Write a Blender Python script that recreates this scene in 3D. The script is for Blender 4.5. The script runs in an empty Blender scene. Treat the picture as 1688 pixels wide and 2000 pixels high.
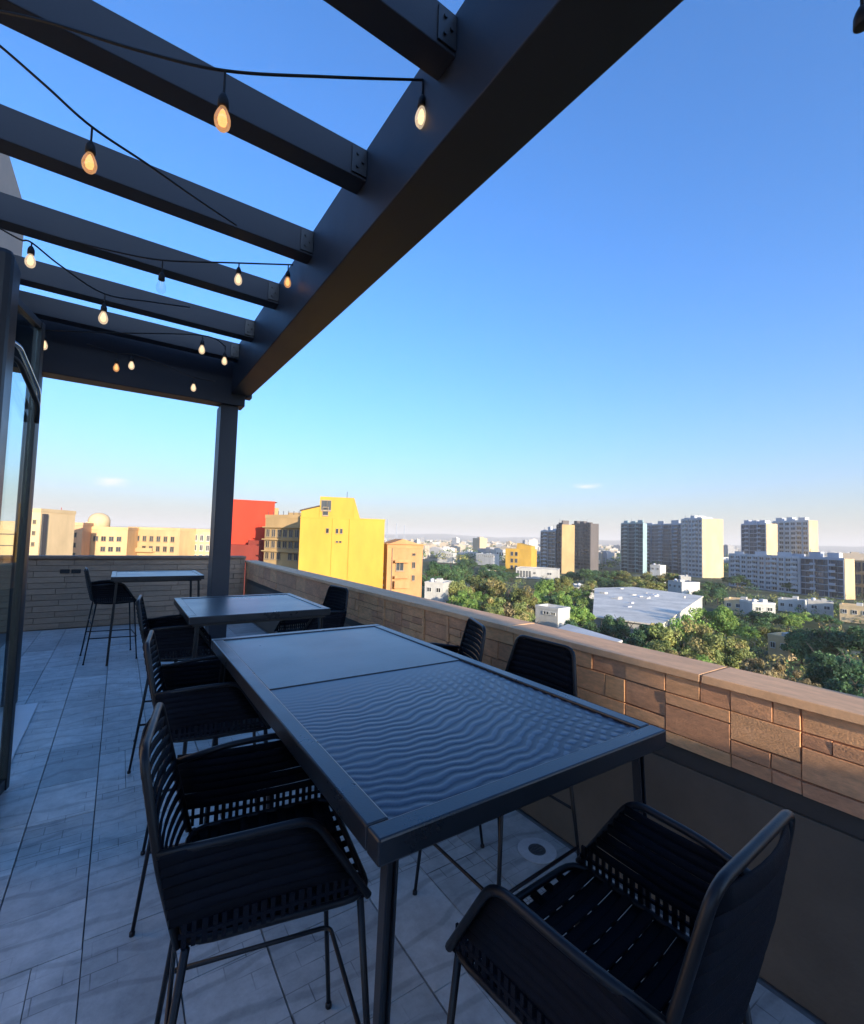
import bpy, math, random
import numpy as np
from mathutils import Vector, Matrix, Euler
random.seed(7)
scene = bpy.context.scene
COL = scene.collection
R = math.radians

# ------------------------------------------------------------------ camera
EYE = 1.62
FPX = 898.2                      # focal length for a 1688 px wide frame
M = np.array([[0.8274, -0.5609, 0.0286],      # right
              [-0.0557, -0.0313, 0.9980],     # up
              [0.5589, 0.8273, 0.0572]])      # forward
cam = bpy.data.cameras.new('camera')
cam.sensor_fit = 'HORIZONTAL'; cam.sensor_width = 36.0
cam.lens = 36.0 * FPX / 1688.0
cam.clip_start = 0.05; cam.clip_end = 40000
camo = bpy.data.objects.new('camera', cam); COL.objects.link(camo)
rt, up, fw = (Vector(r).normalized() for r in M)
mw = Matrix((( rt.x, up.x, -fw.x, 0), (rt.y, up.y, -fw.y, 0), (rt.z, up.z, -fw.z, EYE), (0, 0, 0, 1)))
camo.matrix_world = mw
scene.camera = camo

# ------------------------------------------------------------------ sky, sun, exposure
SUN_EL, SUN_AZ = 10.0, 186.0     # bearing from +Y towards +X: behind the camera
world = bpy.data.worlds.new('World'); scene.world = world
world.use_nodes = True
wn, wl = world.node_tree.nodes, world.node_tree.links
wn.clear()
w_out = wn.new('ShaderNodeOutputWorld'); w_bg = wn.new('ShaderNodeBackground')
w_sky = wn.new('ShaderNodeTexSky'); w_sky.sky_type = 'NISHITA'; w_sky.sun_disc = False
w_sky.sun_elevation = R(SUN_EL); w_sky.sun_rotation = R(SUN_AZ)
w_sky.altitude = 300; w_sky.air_density = 1.1; w_sky.dust_density = 2.8; w_sky.ozone_density = 6.8
w_bg.inputs['Strength'].default_value = 0.15
w_tc = wn.new('ShaderNodeTexCoord')
# the warm haze layer that lies along the whole horizon
w_sep = wn.new('ShaderNodeSeparateXYZ'); wl.new(w_tc.outputs['Generated'], w_sep.inputs[0])
w_mu = wn.new('ShaderNodeMath'); w_mu.operation = 'MULTIPLY'; w_mu.inputs[1].default_value = -1 / 0.125; wl.new(w_sep.outputs['Z'], w_mu.inputs[0])
w_ex = wn.new('ShaderNodeMath'); w_ex.operation = 'EXPONENT'; wl.new(w_mu.outputs[0], w_ex.inputs[0])
w_fa = wn.new('ShaderNodeMath'); w_fa.operation = 'MULTIPLY'; w_fa.use_clamp = True; w_fa.inputs[1].default_value = 0.92; wl.new(w_ex.outputs[0], w_fa.inputs[0])
w_hm = wn.new('ShaderNodeMix'); w_hm.data_type = 'RGBA'; w_hm.inputs['B'].default_value = (1.66, 1.57, 1.42, 1)
wl.new(w_fa.outputs[0], w_hm.inputs['Factor']); wl.new(w_sky.outputs[0], w_hm.inputs['A'])
w_col = w_hm.outputs['Result']
w_nz = wn.new('ShaderNodeTexNoise'); w_nz.inputs['Scale'].default_value = 26; w_nz.inputs['Detail'].default_value = 6
w_mp = wn.new('ShaderNodeMapping'); w_mp.inputs['Scale'].default_value = (1, 1, 5)
wl.new(w_tc.outputs['Generated'], w_mp.inputs['Vector']); wl.new(w_mp.outputs[0], w_nz.inputs['Vector'])
for az_, el_, sx_, sy_ in ((52.7, 6.75, 0.034, 0.0075), (-1.0, 4.8, 0.034, 0.011)):      # two small cirrus wisps low in the sky
    a_, e_ = R(az_), R(el_)
    c_ = Vector((math.sin(a_) * math.cos(e_), math.cos(a_) * math.cos(e_), math.sin(e_)))
    u_ = Vector((math.cos(a_), -math.sin(a_), 0)); v_ = c_.cross(u_) * -1
    sb = wn.new('ShaderNodeVectorMath'); sb.operation = 'SUBTRACT'; sb.inputs[1].default_value = c_; wl.new(w_tc.outputs['Generated'], sb.inputs[0])
    sq = []
    for ax_, s_ in ((u_, sx_), (v_, sy_)):
        d_ = wn.new('ShaderNodeVectorMath'); d_.operation = 'DOT_PRODUCT'; d_.inputs[1].default_value = ax_ / s_; wl.new(sb.outputs[0], d_.inputs[0])
        p_ = wn.new('ShaderNodeMath'); p_.operation = 'MULTIPLY'; wl.new(d_.outputs['Value'], p_.inputs[0]); wl.new(d_.outputs['Value'], p_.inputs[1]); sq.append(p_)
    ad = wn.new('ShaderNodeMath'); ad.operation = 'ADD'; wl.new(sq[0].outputs[0], ad.inputs[0]); wl.new(sq[1].outputs[0], ad.inputs[1])
    mk = wn.new('ShaderNodeMapRange'); mk.inputs['From Min'].default_value = 1.0; mk.inputs['From Max'].default_value = 0.0; wl.new(ad.outputs[0], mk.inputs['Value'])
    m2 = wn.new('ShaderNodeMapRange'); m2.inputs['From Min'].default_value = 0.35; m2.inputs['From Max'].default_value = 0.75; m2.inputs['To Max'].default_value = 1.0; wl.new(w_nz.outputs['Fac'], m2.inputs['Value'])
    mm = wn.new('ShaderNodeMath'); mm.operation = 'MULTIPLY'; wl.new(mk.outputs[0], mm.inputs[0]); wl.new(m2.outputs[0], mm.inputs[1])
    mx_ = wn.new('ShaderNodeMix'); mx_.data_type = 'RGBA'; mx_.inputs['B'].default_value = (2.3, 2.2, 2.1, 1)
    wl.new(mm.outputs[0], mx_.inputs['Factor']); wl.new(w_col, mx_.inputs['A']); w_col = mx_.outputs['Result']
wl.new(w_col, w_bg.inputs['Color']); wl.new(w_bg.outputs[0], w_out.inputs['Surface'])
sun = bpy.data.lights.new('sun', 'SUN'); sun.energy = 3.0; sun.angle = R(0.5); sun.color = (1.0, 0.86, 0.66)
suno = bpy.data.objects.new('sun', sun); COL.objects.link(suno)
sd = Vector((math.sin(R(SUN_AZ)) * math.cos(R(SUN_EL)), math.cos(R(SUN_AZ)) * math.cos(R(SUN_EL)), math.sin(R(SUN_EL))))
suno.rotation_euler = (-sd).to_track_quat('-Z', 'Y').to_euler()
suno.location = (0, -40, 60)
vs = scene.view_settings
scene.display_settings.display_device = 'sRGB'
vs.view_transform = 'Standard'; vs.look = 'None'; vs.gamma = 1.0; vs.use_curve_mapping = False
vs.exposure = 1.75
scene.render.engine = 'CYCLES'
scene.cycles.use_denoising = True
scene.cycles.max_bounces = 8
scene.cycles.volume_bounces = 0

# ------------------------------------------------------------------ helpers
def srgb(r, g, b):
    f = lambda c: (c / 255 / 12.92) if c / 255 <= 0.04045 else ((c / 255 + 0.055) / 1.055) ** 2.4
    return (f(r), f(g), f(b))

MATS = {}
def mat(name, col, rough=0.6, var=0.15, scale=6.0, bump=0.0, bscale=40.0, metal=0.0, spec=0.5, stretch=(1, 1, 1), rnd=0.0, stain=0.0, hue=0.0):
    """procedural surface: base colour broken up by two noises, optional per-object variation, grime and bump"""
    if name in MATS: return MATS[name]
    m = bpy.data.materials.new(name); m.use_nodes = True
    nt = m.node_tree; n, l = nt.nodes, nt.links
    b = n['Principled BSDF']
    b.inputs['Roughness'].default_value = rough; b.inputs['Metallic'].default_value = metal
    b.inputs['Specular IOR Level'].default_value = spec
    tc = n.new('ShaderNodeTexCoord'); mp = n.new('ShaderNodeMapping'); mp.inputs['Scale'].default_value = stretch
    l.new(tc.outputs['Object'], mp.inputs['Vector'])
    oi = n.new('ShaderNodeObjectInfo')
    off = n.new('ShaderNodeVectorMath'); off.operation = 'ADD'
    sc = n.new('ShaderNodeVectorMath'); sc.operation = 'SCALE'; sc.inputs['Scale'].default_value = 37.0
    cmb = n.new('ShaderNodeCombineXYZ')
    for k in range(3): l.new(oi.outputs['Random'], cmb.inputs[k])
    l.new(cmb.outputs[0], sc.inputs[0]); l.new(mp.outputs[0], off.inputs[0]); l.new(sc.outputs[0], off.inputs[1])
    nz = n.new('ShaderNodeTexNoise'); nz.inputs['Scale'].default_value = scale; nz.inputs['Detail'].default_value = 8; nz.inputs['Roughness'].default_value = 0.65
    l.new(off.outputs[0], nz.inputs['Vector'])
    mr = n.new('ShaderNodeMapRange'); mr.inputs['From Min'].default_value = 0.25; mr.inputs['From Max'].default_value = 0.75
    mr.inputs['To Min'].default_value = 1 - var; mr.inputs['To Max'].default_value = 1 + var
    l.new(nz.outputs['Fac'], mr.inputs['Value'])
    last = mr.outputs[0]
    if rnd:
        mr2 = n.new('ShaderNodeMapRange'); mr2.inputs['To Min'].default_value = 1 - rnd; mr2.inputs['To Max'].default_value = 1 + rnd
        l.new(oi.outputs['Random'], mr2.inputs['Value'])
        mu = n.new('ShaderNodeMath'); mu.operation = 'MULTIPLY'; l.new(last, mu.inputs[0]); l.new(mr2.outputs[0], mu.inputs[1]); last = mu.outputs[0]
    if stain:
        n2 = n.new('ShaderNodeTexNoise'); n2.inputs['Scale'].default_value = scale * 0.22; n2.inputs['Detail'].default_value = 5
        l.new(off.outputs[0], n2.inputs['Vector'])
        m3 = n.new('ShaderNodeMapRange'); m3.inputs['From Min'].default_value = 0.38; m3.inputs['From Max'].default_value = 0.68
        m3.inputs['To Min'].default_value = 1 - stain; m3.inputs['To Max'].default_value = 1.0
        l.new(n2.outputs['Fac'], m3.inputs['Value'])
        mu = n.new('ShaderNodeMath'); mu.operation = 'MULTIPLY'; l.new(last, mu.inputs[0]); l.new(m3.outputs[0], mu.inputs[1]); last = mu.outputs[0]
    vm = n.new('ShaderNodeVectorMath'); vm.operation = 'SCALE'; vm.inputs[0].default_value = col[:3]
    l.new(last, vm.inputs['Scale'])
    cout = vm.outputs[0]
    if hue:
        hs = n.new('ShaderNodeHueSaturation')
        h2 = n.new('ShaderNodeMapRange'); h2.inputs['To Min'].default_value = 0.5 - hue; h2.inputs['To Max'].default_value = 0.5 + hue
        l.new(oi.outputs['Random'], h2.inputs['Value']); l.new(h2.outputs[0], hs.inputs['Hue']); l.new(cout, hs.inputs['Color']); cout = hs.outputs[0]
    l.new(cout, b.inputs['Base Color'])
    r2 = n.new('ShaderNodeMapRange'); r2.inputs['To Min'].default_value = max(0.02, rough - 0.1); r2.inputs['To Max'].default_value = min(1, rough + 0.1)
    l.new(nz.outputs['Fac'], r2.inputs['Value']); l.new(r2.outputs[0], b.inputs['Roughness'])
    if bump:
        nb = n.new('ShaderNodeTexNoise'); nb.inputs['Scale'].default_value = bscale; nb.inputs['Detail'].default_value = 6
        l.new(off.outputs[0], nb.inputs['Vector'])
        bp = n.new('ShaderNodeBump'); bp.inputs['Strength'].default_value = bump; bp.inputs['Distance'].default_value = 0.01
        l.new(nb.outputs['Fac'], bp.inputs['Height']); l.new(bp.outputs[0], b.inputs['Normal'])
    MATS[name] = m
    return m

def glass(name, tint, rough=0.02, mixf=0.82):
    """thin architectural pane: mostly clear, tinted, with mirror reflection by fresnel"""
    if name in MATS: return MATS[name]
    m = bpy.data.materials.new(name); m.use_nodes = True
    n, l = m.node_tree.nodes, m.node_tree.links
    n.clear()
    o = n.new('ShaderNodeOutputMaterial'); t = n.new('ShaderNodeBsdfTransparent'); g = n.new('ShaderNodeBsdfGlossy')
    t.inputs[0].default_value = (*tint, 1); g.inputs['Roughness'].default_value = rough
    lw = n.new('ShaderNodeLayerWeight'); lw.inputs['Blend'].default_value = 0.5
    pw = n.new('ShaderNodeMath'); pw.operation = 'POWER'; pw.inputs[1].default_value = 5; l.new(lw.outputs['Facing'], pw.inputs[0])
    fr = n.new('ShaderNodeMath'); fr.operation = 'MULTIPLY_ADD'; fr.inputs[1].default_value = 0.6; fr.inputs[2].default_value = 0.035; l.new(pw.outputs[0], fr.inputs[0])
    mx = n.new('ShaderNodeMixShader'); l.new(fr.outputs[0], mx.inputs[0]); l.new(t.outputs[0], mx.inputs[1]); l.new(g.outputs[0], mx.inputs[2])
    l.new(mx.outputs[0], o.inputs['Surface'])
    MATS[name] = m
    return m

def attr_mat(name, rough=0.6, rnd=0.2, gain=1.0, spec=0.3, trans=0.0):
    """colour comes from the 'tint' point attribute (own colours, or painted reflections on the table pane)"""
    if name in MATS: return MATS[name]
    m = bpy.data.materials.new(name); m.use_nodes = True
    n, l = m.node_tree.nodes, m.node_tree.links
    b = n['Principled BSDF']; b.inputs['Roughness'].default_value = rough; b.inputs['Specular IOR Level'].default_value = spec
    a = n.new('ShaderNodeAttribute'); a.attribute_name = 'tint'
    oi = n.new('ShaderNodeObjectInfo')
    mr = n.new('ShaderNodeMapRange'); mr.inputs['To Min'].default_value = (1 - rnd) * gain; mr.inputs['To Max'].default_value = (1 + rnd) * gain
    l.new(oi.outputs['Random'], mr.inputs['Value'])
    vm = n.new('ShaderNodeVectorMath'); vm.operation = 'SCALE'; l.new(a.outputs['Color'], vm.inputs[0]); l.new(mr.outputs[0], vm.inputs['Scale'])
    l.new(vm.outputs[0], b.inputs['Base Color'])
    if trans:
        o = n['Material Output']; tr = n.new('ShaderNodeBsdfTranslucent'); l.new(vm.outputs[0], tr.inputs[0])
        mx = n.new('ShaderNodeMixShader'); mx.inputs[0].default_value = trans
        l.new(b.outputs[0], mx.inputs[1]); l.new(tr.outputs[0], mx.inputs[2]); l.new(mx.outputs[0], o.inputs['Surface'])
    MATS[name] = m
    return m

class MB:
    def __init__(s): s.v, s.f, s.mi = [], [], []
    def add(s, vs_, fs, mi=0):
        o = len(s.v); s.v += [tuple(v) for v in vs_]
        for f in fs: s.f.append(tuple(i + o for i in f)); s.mi.append(mi)
        return s
    def box(s, x0, y0, z0, x1, y1, z1, mi=0, mtx=None):
        if x0 > x1: x0, x1 = x1, x0
        if y0 > y1: y0, y1 = y1, y0
        if z0 > z1: z0, z1 = z1, z0
        v = [(x0,y0,z0),(x1,y0,z0),(x1,y1,z0),(x0,y1,z0),(x0,y0,z1),(x1,y0,z1),(x1,y1,z1),(x0,y1,z1)]
        if mtx is not None: v = [tuple(mtx @ Vector(p)) for p in v]
        return s.add(v, [(0,3,2,1),(4,5,6,7),(0,1,5,4),(1,2,6,5),(2,3,7,6),(3,0,4,7)], mi)
    def prism(s, poly, z0, z1, mi=0):
        n = len(poly)
        v = [(x, y, z0) for x, y in poly] + [(x, y, z1) for x, y in poly]
        f = [tuple(reversed(range(n))), tuple(range(n, 2 * n))] + [(i, (i + 1) % n, n + (i + 1) % n, n + i) for i in range(n)]
        return s.add(v, f, mi)
    def frustum(s, b0, b1, z0, z1, mi=0):
        # b = (x0,y0,x1,y1) at z0 and z1
        v = [(b0[0],b0[1],z0),(b0[2],b0[1],z0),(b0[2],b0[3],z0),(b0[0],b0[3],z0),(b1[0],b1[1],z1),(b1[2],b1[1],z1),(b1[2],b1[3],z1),(b1[0],b1[3],z1)]
        return s.add(v, [(0,3,2,1),(4,5,6,7),(0,1,5,4),(1,2,6,5),(2,3,7,6),(3,0,4,7)], mi)
    def tube(s, pts, r, n=8, closed=False, mi=0, cap=True):
        pts = [Vector(p) for p in pts]; k = len(pts)
        rr = r if isinstance(r, (list, tuple)) else [r] * k
        rings = []; nrm = None
        for i, p in enumerate(pts):
            a = pts[i - 1] if (i > 0 or closed) else p; b = pts[(i + 1) % k] if (i < k - 1 or closed) else p
            t = (b - a).normalized()
            if nrm is None:
                nrm = t.orthogonal().normalized()
            else:
                nrm = (nrm - t * nrm.dot(t))
                nrm = nrm.normalized() if nrm.length > 1e-6 else t.orthogonal().normalized()
            bi = t.cross(nrm)
            rings.append([p + (nrm * math.cos(2*math.pi*j/n) + bi * math.sin(2*math.pi*j/n)) * rr[i] for j in range(n)])
        vs_ = [v for ring in rings for v in ring]; fs = []
        for i in range(k if closed else k - 1):
            i2 = (i + 1) % k
            for j in range(n):
                j2 = (j + 1) % n
                fs.append((i*n+j, i*n+j2, i2*n+j2, i2*n+j))
        if cap and not closed:
            fs.append(tuple(reversed(range(n)))); fs.append(tuple((k-1)*n + j for j in range(n)))
        return s.add(vs_, fs, mi)
    def lathe(s, prof, n=16, mi=0, c=(0,0,0)):
        vs_ = []; fs = []
        for r, z in prof:
            for j in range(n):
                a = 2*math.pi*j/n; vs_.append((c[0]+r*math.cos(a), c[1]+r*math.sin(a), c[2]+z))
        for i in range(len(prof)-1):
            for j in range(n):
                j2 = (j+1) % n; fs.append((i*n+j, i*n+j2, (i+1)*n+j2, (i+1)*n+j))
        fs.append(tuple(reversed(range(n)))); fs.append(tuple((len(prof)-1)*n+j for j in range(n)))
        return s.add(vs_, fs, mi)
    def mesh(s, name, *mats, smooth=False):
        me = bpy.data.meshes.new(name); me.from_pydata(s.v, [], s.f); me.update()
        for m in mats: me.materials.append(m)
        if any(s.mi): me.polygons.foreach_set('material_index', s.mi)
        if smooth: me.polygons.foreach_set('use_smooth', [True] * len(me.polygons))
        return me

def link(name, data, parent=None, loc=(0,0,0), rot=(0,0,0), scl=(1,1,1), bevel=0.0):
    o = bpy.data.objects.new(name, data); COL.objects.link(o)
    o.parent = parent; o.location = loc; o.rotation_euler = rot; o.scale = scl
    if bevel:
        b = o.modifiers.new('bevel', 'BEVEL'); b.width = bevel; b.segments = 2; b.limit_method = 'ANGLE'
    return o
def part(name, mb, m, parent, bevel=0.0, smooth=False, **k):
    mats = m if isinstance(m, (list, tuple)) else [m]
    return link(name, mb.mesh(name, *mats, smooth=smooth), parent, bevel=bevel, **k)
def tag(o, label, cat, group=None, kind=None):
    o['label'] = label; o['category'] = cat
    if group: o['group'] = group
    if kind: o['kind'] = kind
    return o
def thing(name, label, cat, loc=(0,0,0), rz=0.0, group=None):
    o = link(name, None, None, loc, (0, 0, rz)); o.empty_display_size = 0.2
    return tag(o, label, cat, group)
def structure(o): o['kind'] = 'structure'; return o
def copy_tree(o, parent=None):
    c = o.copy(); COL.objects.link(c); c.parent = parent
    for ch in list(o.children): copy_tree(ch, c)
    return c
def ray(px, py):
    """direction of a sight line, forward component 1 (used to survey where things stand)"""
    d = np.array([(px - 844) / FPX, -(py - 1000) / FPX, 1.0])
    return M.T @ d
def W(px, py, depth):
    w = ray(px, py); return Vector((w[0] * depth, w[1] * depth, EYE + w[2] * depth))
def WZ(px, py, z):
    w = ray(px, py); t = (z - EYE) / w[2]; return Vector((w[0] * t, w[1] * t, z))
def px_of(p):
    q = M @ (np.array(p, float) - np.array([0, 0, EYE])); return 844 + FPX * q[0] / q[2]
def arc(c, r, a0, a1, n, ax):
    out = []
    for i in range(n + 1):
        a = a0 + (a1 - a0) * i / n; u, v = r * math.cos(a), r * math.sin(a)
        p = list(c); p[ax[0]] += u; p[ax[1]] += v; out.append(tuple(p))
    return out
def rounded(pts, r, n=4, closed=False):
    """polyline with rounded corners"""
    P = [Vector(p) for p in pts]; k = len(P); out = []
    for i, p in enumerate(P):
        if not closed and i in (0, k - 1): out.append(p); continue
        a, b = P[i - 1], P[(i + 1) % k]
        da, db = (a - p), (b - p); rr = min(r, da.length * 0.45, db.length * 0.45)
        s, e = p + da.normalized() * rr, p + db.normalized() * rr
        for j in range(n + 1):
            t = j / n; out.append(s * (1 - t) ** 2 + p * 2 * t * (1 - t) + e * t * t)
    return out

# ------------------------------------------------------------------ materials
m_steel = mat('painted_steel', (0.027, 0.032, 0.044), 0.5, 0.14, 3.0, 0.04, 120, spec=0.35, stain=0.15)
m_frame = mat('black_aluminium', (0.014, 0.015, 0.018), 0.38, 0.15, 5.0, 0.02, 150, spec=0.5)
m_chair = mat('black_powder_coat', (0.006, 0.0065, 0.009), 0.42, 0.2, 20.0, 0.05, 200, spec=0.35)
m_strap = mat('black_rope', (0.006, 0.007, 0.012), 0.7, 0.3, 60.0, 0.4, 400, spec=0.15, rnd=0.25)
m_rim = mat('table_rim_metal', (0.018, 0.021, 0.026), 0.30, 0.15, 8.0, 0.03, 160, spec=0.5, stain=0.2)
m_pane = mat('frosted_table_glass', (0.034, 0.042, 0.050), 0.30, 0.18, 2.5, 0.03, 60, spec=0.5, stain=0.25)
m_tile = mat('porcelain_tile', (0.52, 0.54, 0.53), 0.42, 0.14, 5.0, 0.05, 30, spec=0.45, rnd=0.17, stain=0.2)
def tile_mat():
    m = m_tile; n, l = m.node_tree.nodes, m.node_tree.links
    b = n['Principled BSDF']; src = b.inputs['Base Color'].links[0].from_socket
    tc = n.new('ShaderNodeTexCoord'); oi = n.new('ShaderNodeObjectInfo')
    pos = n.new('ShaderNodeNewGeometry')
    def lines(node, sock, lo, hi):
        mr = n.new('ShaderNodeMapRange'); mr.inputs['From Min'].default_value = lo; mr.inputs['From Max'].default_value = hi
        l.new(node.outputs[sock], mr.inputs['Value']); return mr.outputs[0]
    dn = n.new('ShaderNodeTexNoise'); dn.inputs['Scale'].default_value = 2.2; dn.inputs['Detail'].default_value = 3; l.new(pos.outputs['Position'], dn.inputs['Vector'])
    wv = n.new('ShaderNodeTexWave'); wv.wave_type = 'BANDS'; wv.bands_direction = 'Y'; wv.inputs['Scale'].default_value = 1.7; wv.inputs['Distortion'].default_value = 9.0; wv.inputs['Detail'].default_value = 2; wv.inputs['Detail Scale'].default_value = 0.8
    l.new(pos.outputs['Position'], wv.inputs['Vector'])
    v1 = lines(wv, 'Fac', 0.02, 0.10)                          # thin flowing dark veins
    br = n.new('ShaderNodeTexBrick'); br.inputs['Scale'].default_value = 5.5; br.inputs['Mortar Size'].default_value = 0.012; br.inputs['Brick Width'].default_value = 0.9; br.inputs['Row Height'].default_value = 0.42
    br.inputs['Color1'].default_value = (1, 1, 1, 1); br.inputs['Color2'].default_value = (0.86, 0.86, 0.86, 1); br.inputs['Mortar'].default_value = (0.45, 0.45, 0.45, 1)
    l.new(pos.outputs['Position'], br.inputs['Vector'])
    pm = n.new('ShaderNodeMapRange'); pm.inputs['From Min'].default_value = 0.47; pm.inputs['From Max'].default_value = 0.58; l.new(dn.outputs['Fac'], pm.inputs['Value'])
    mb_ = n.new('ShaderNodeMix'); mb_.data_type = 'RGBA'; mb_.inputs['A'].default_value = (1, 1, 1, 1); l.new(pm.outputs[0], mb_.inputs['Factor']); l.new(br.outputs['Color'], mb_.inputs['B'])
    vv = n.new('ShaderNodeMapRange'); vv.inputs['To Min'].default_value = 0.78; vv.inputs['To Max'].default_value = 1.0; l.new(v1, vv.inputs['Value'])
    gd = n.new('ShaderNodeTexNoise'); gd.inputs['Scale'].default_value = 9.0; gd.inputs['Detail'].default_value = 9; gd.inputs['Roughness'].default_value = .75; l.new(pos.outputs['Position'], gd.inputs['Vector'])
    gm = n.new('ShaderNodeMapRange'); gm.inputs['From Min'].default_value = 0.3; gm.inputs['From Max'].default_value = 0.6; gm.inputs['To Min'].default_value = 0.7; gm.inputs['To Max'].default_value = 1.04; l.new(gd.outputs['Fac'], gm.inputs['Value'])
    m1 = n.new('ShaderNodeVectorMath'); m1.operation = 'SCALE'; l.new(src, m1.inputs[0]); l.new(vv.outputs[0], m1.inputs['Scale'])
    m2 = n.new('ShaderNodeVectorMath'); m2.operation = 'SCALE'; l.new(m1.outputs[0], m2.inputs[0]); l.new(gm.outputs[0], m2.inputs['Scale'])
    m3 = n.new('ShaderNodeVectorMath'); m3.operation = 'MULTIPLY'; l.new(m2.outputs[0], m3.inputs[0]); l.new(mb_.outputs['Result'], m3.inputs[1])
    l.new(m3.outputs[0], b.inputs['Base Color'])
tile_mat()
m_grout = mat('grout', (0.17, 0.17, 0.17), 0.85, 0.2, 12.0)
m_marble = mat('pale_threshold', (0.62, 0.63, 0.64), 0.35, 0.08, 5.0)
m_plinth_shade = mat('shaded_brown_render', (0.135, 0.104, 0.076), 0.7, 0.2, 4.0, 0.15, 60, stain=0.25)  # brown wall foot, with the shade that falls there in its colour
m_plinth_shade2 = mat('shaded_grey_render', (0.075, 0.064, 0.054), 0.7, 0.2, 4.0, 0.15, 60, stain=0.2)  # darker tier, shade mixed into the colour as well
m_block = mat('brown_stone_block', (0.80, 0.41, 0.20), 0.85, 0.24, 24.0, 0.25, 110, stretch=(1, 1, 3.0), rnd=0.12, stain=0.2, hue=0.006)
m_joint = mat('brown_mortar', (0.34, 0.17, 0.09), 0.9, 0.3, 12.0, 0.3, 50)
m_cope = mat('terracotta_coping', (0.80, 0.45, 0.225), 0.7, 0.12, 30.0, 0.08, 120, stretch=(3, 1, 1), rnd=0.06, stain=0.18)
m_brick = mat('tan_brick', (0.36, 0.255, 0.175), 0.85, 0.22, 10.0, 0.35, 50, rnd=0.10, stain=0.15)
m_bjoint = mat('tan_mortar', (0.22, 0.155, 0.11), 0.9, 0.2, 12.0)
m_beige = mat('beige_plaster', (0.66, 0.50, 0.37), 0.85, 0.12, 1.5, 0.1, 20, stain=0.2)
m_dark = mat('dark_plastic', (0.012, 0.012, 0.014), 0.5)
m_cable = mat('black_rubber_cable', (0.008, 0.008, 0.009), 0.6)
m_chrome = mat('chrome', (0.75, 0.76, 0.78), 0.12, 0.03, metal=1.0)
m_glass = glass('clear_glass', (0.86, 0.93, 0.92))
m_bulbglass = glass('bulb_glass', (0.95, 0.95, 0.93))
def glow(name, col, s):
    m = bpy.data.materials.new(name); m.use_nodes = True
    b = m.node_tree.nodes['Principled BSDF']; b.inputs['Base Color'].default_value = (*col, 1)
    b.inputs['Emission Color'].default_value = (*col, 1); b.inputs['Emission Strength'].default_value = s
    b.inputs['Roughness'].default_value = 0.2
    # warm core, paler towards the rim of the bulb
    n, l = m.node_tree.nodes, m.node_tree.links
    nz = n.new('ShaderNodeTexNoise'); nz.inputs['Scale'].default_value = 40
    mr = n.new('ShaderNodeMapRange'); mr.inputs['To Min'].default_value = s * 0.6; mr.inputs['To Max'].default_value = s * 1.4
    l.new(nz.outputs['Fac'], mr.inputs['Value']); l.new(mr.outputs[0], b.inputs['Emission Strength'])
    return m
def bulb_mat(name, tint, s):
    m = bpy.data.materials.new(name); m.use_nodes = True
    n, l = m.node_tree.nodes, m.node_tree.links; n.clear()
    o = n.new('ShaderNodeOutputMaterial'); tr = n.new('ShaderNodeBsdfTransparent'); tr.inputs[0].default_value = (*tint, 1)
    em = n.new('ShaderNodeEmission'); em.inputs[0].default_value = (*tint, 1); em.inputs[1].default_value = s
    gl = n.new('ShaderNodeBsdfGlossy'); gl.inputs['Roughness'].default_value = 0.05
    nz = n.new('ShaderNodeTexNoise'); nz.inputs['Scale'].default_value = 30; tc = n.new('ShaderNodeTexCoord'); l.new(tc.outputs['Object'], nz.inputs['Vector'])
    mr = n.new('ShaderNodeMapRange'); mr.inputs['To Min'].default_value = 0.35; mr.inputs['To Max'].default_value = 0.65; l.new(nz.outputs['Fac'], mr.inputs['Value'])
    m1 = n.new('ShaderNodeMixShader'); l.new(mr.outputs[0], m1.inputs[0]); l.new(tr.outputs[0], m1.inputs[1]); l.new(em.outputs[0], m1.inputs[2])
    m2 = n.new('ShaderNodeMixShader'); m2.inputs[0].default_value = 0.10; l.new(m1.outputs[0], m2.inputs[1]); l.new(gl.outputs[0], m2.inputs[2])
    l.new(m2.outputs[0], o.inputs['Surface']); return m
m_glow = bulb_mat('lit_amber_bulb_glass', (1.0, 0.55, 0.26), 0.26)
m_glow2 = bulb_mat('lit_pale_bulb_glass', (1.0, 0.80, 0.58), 0.34)
m_core = glow('lit_filament', (1.0, 0.72, 0.40), 0.75)

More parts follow.
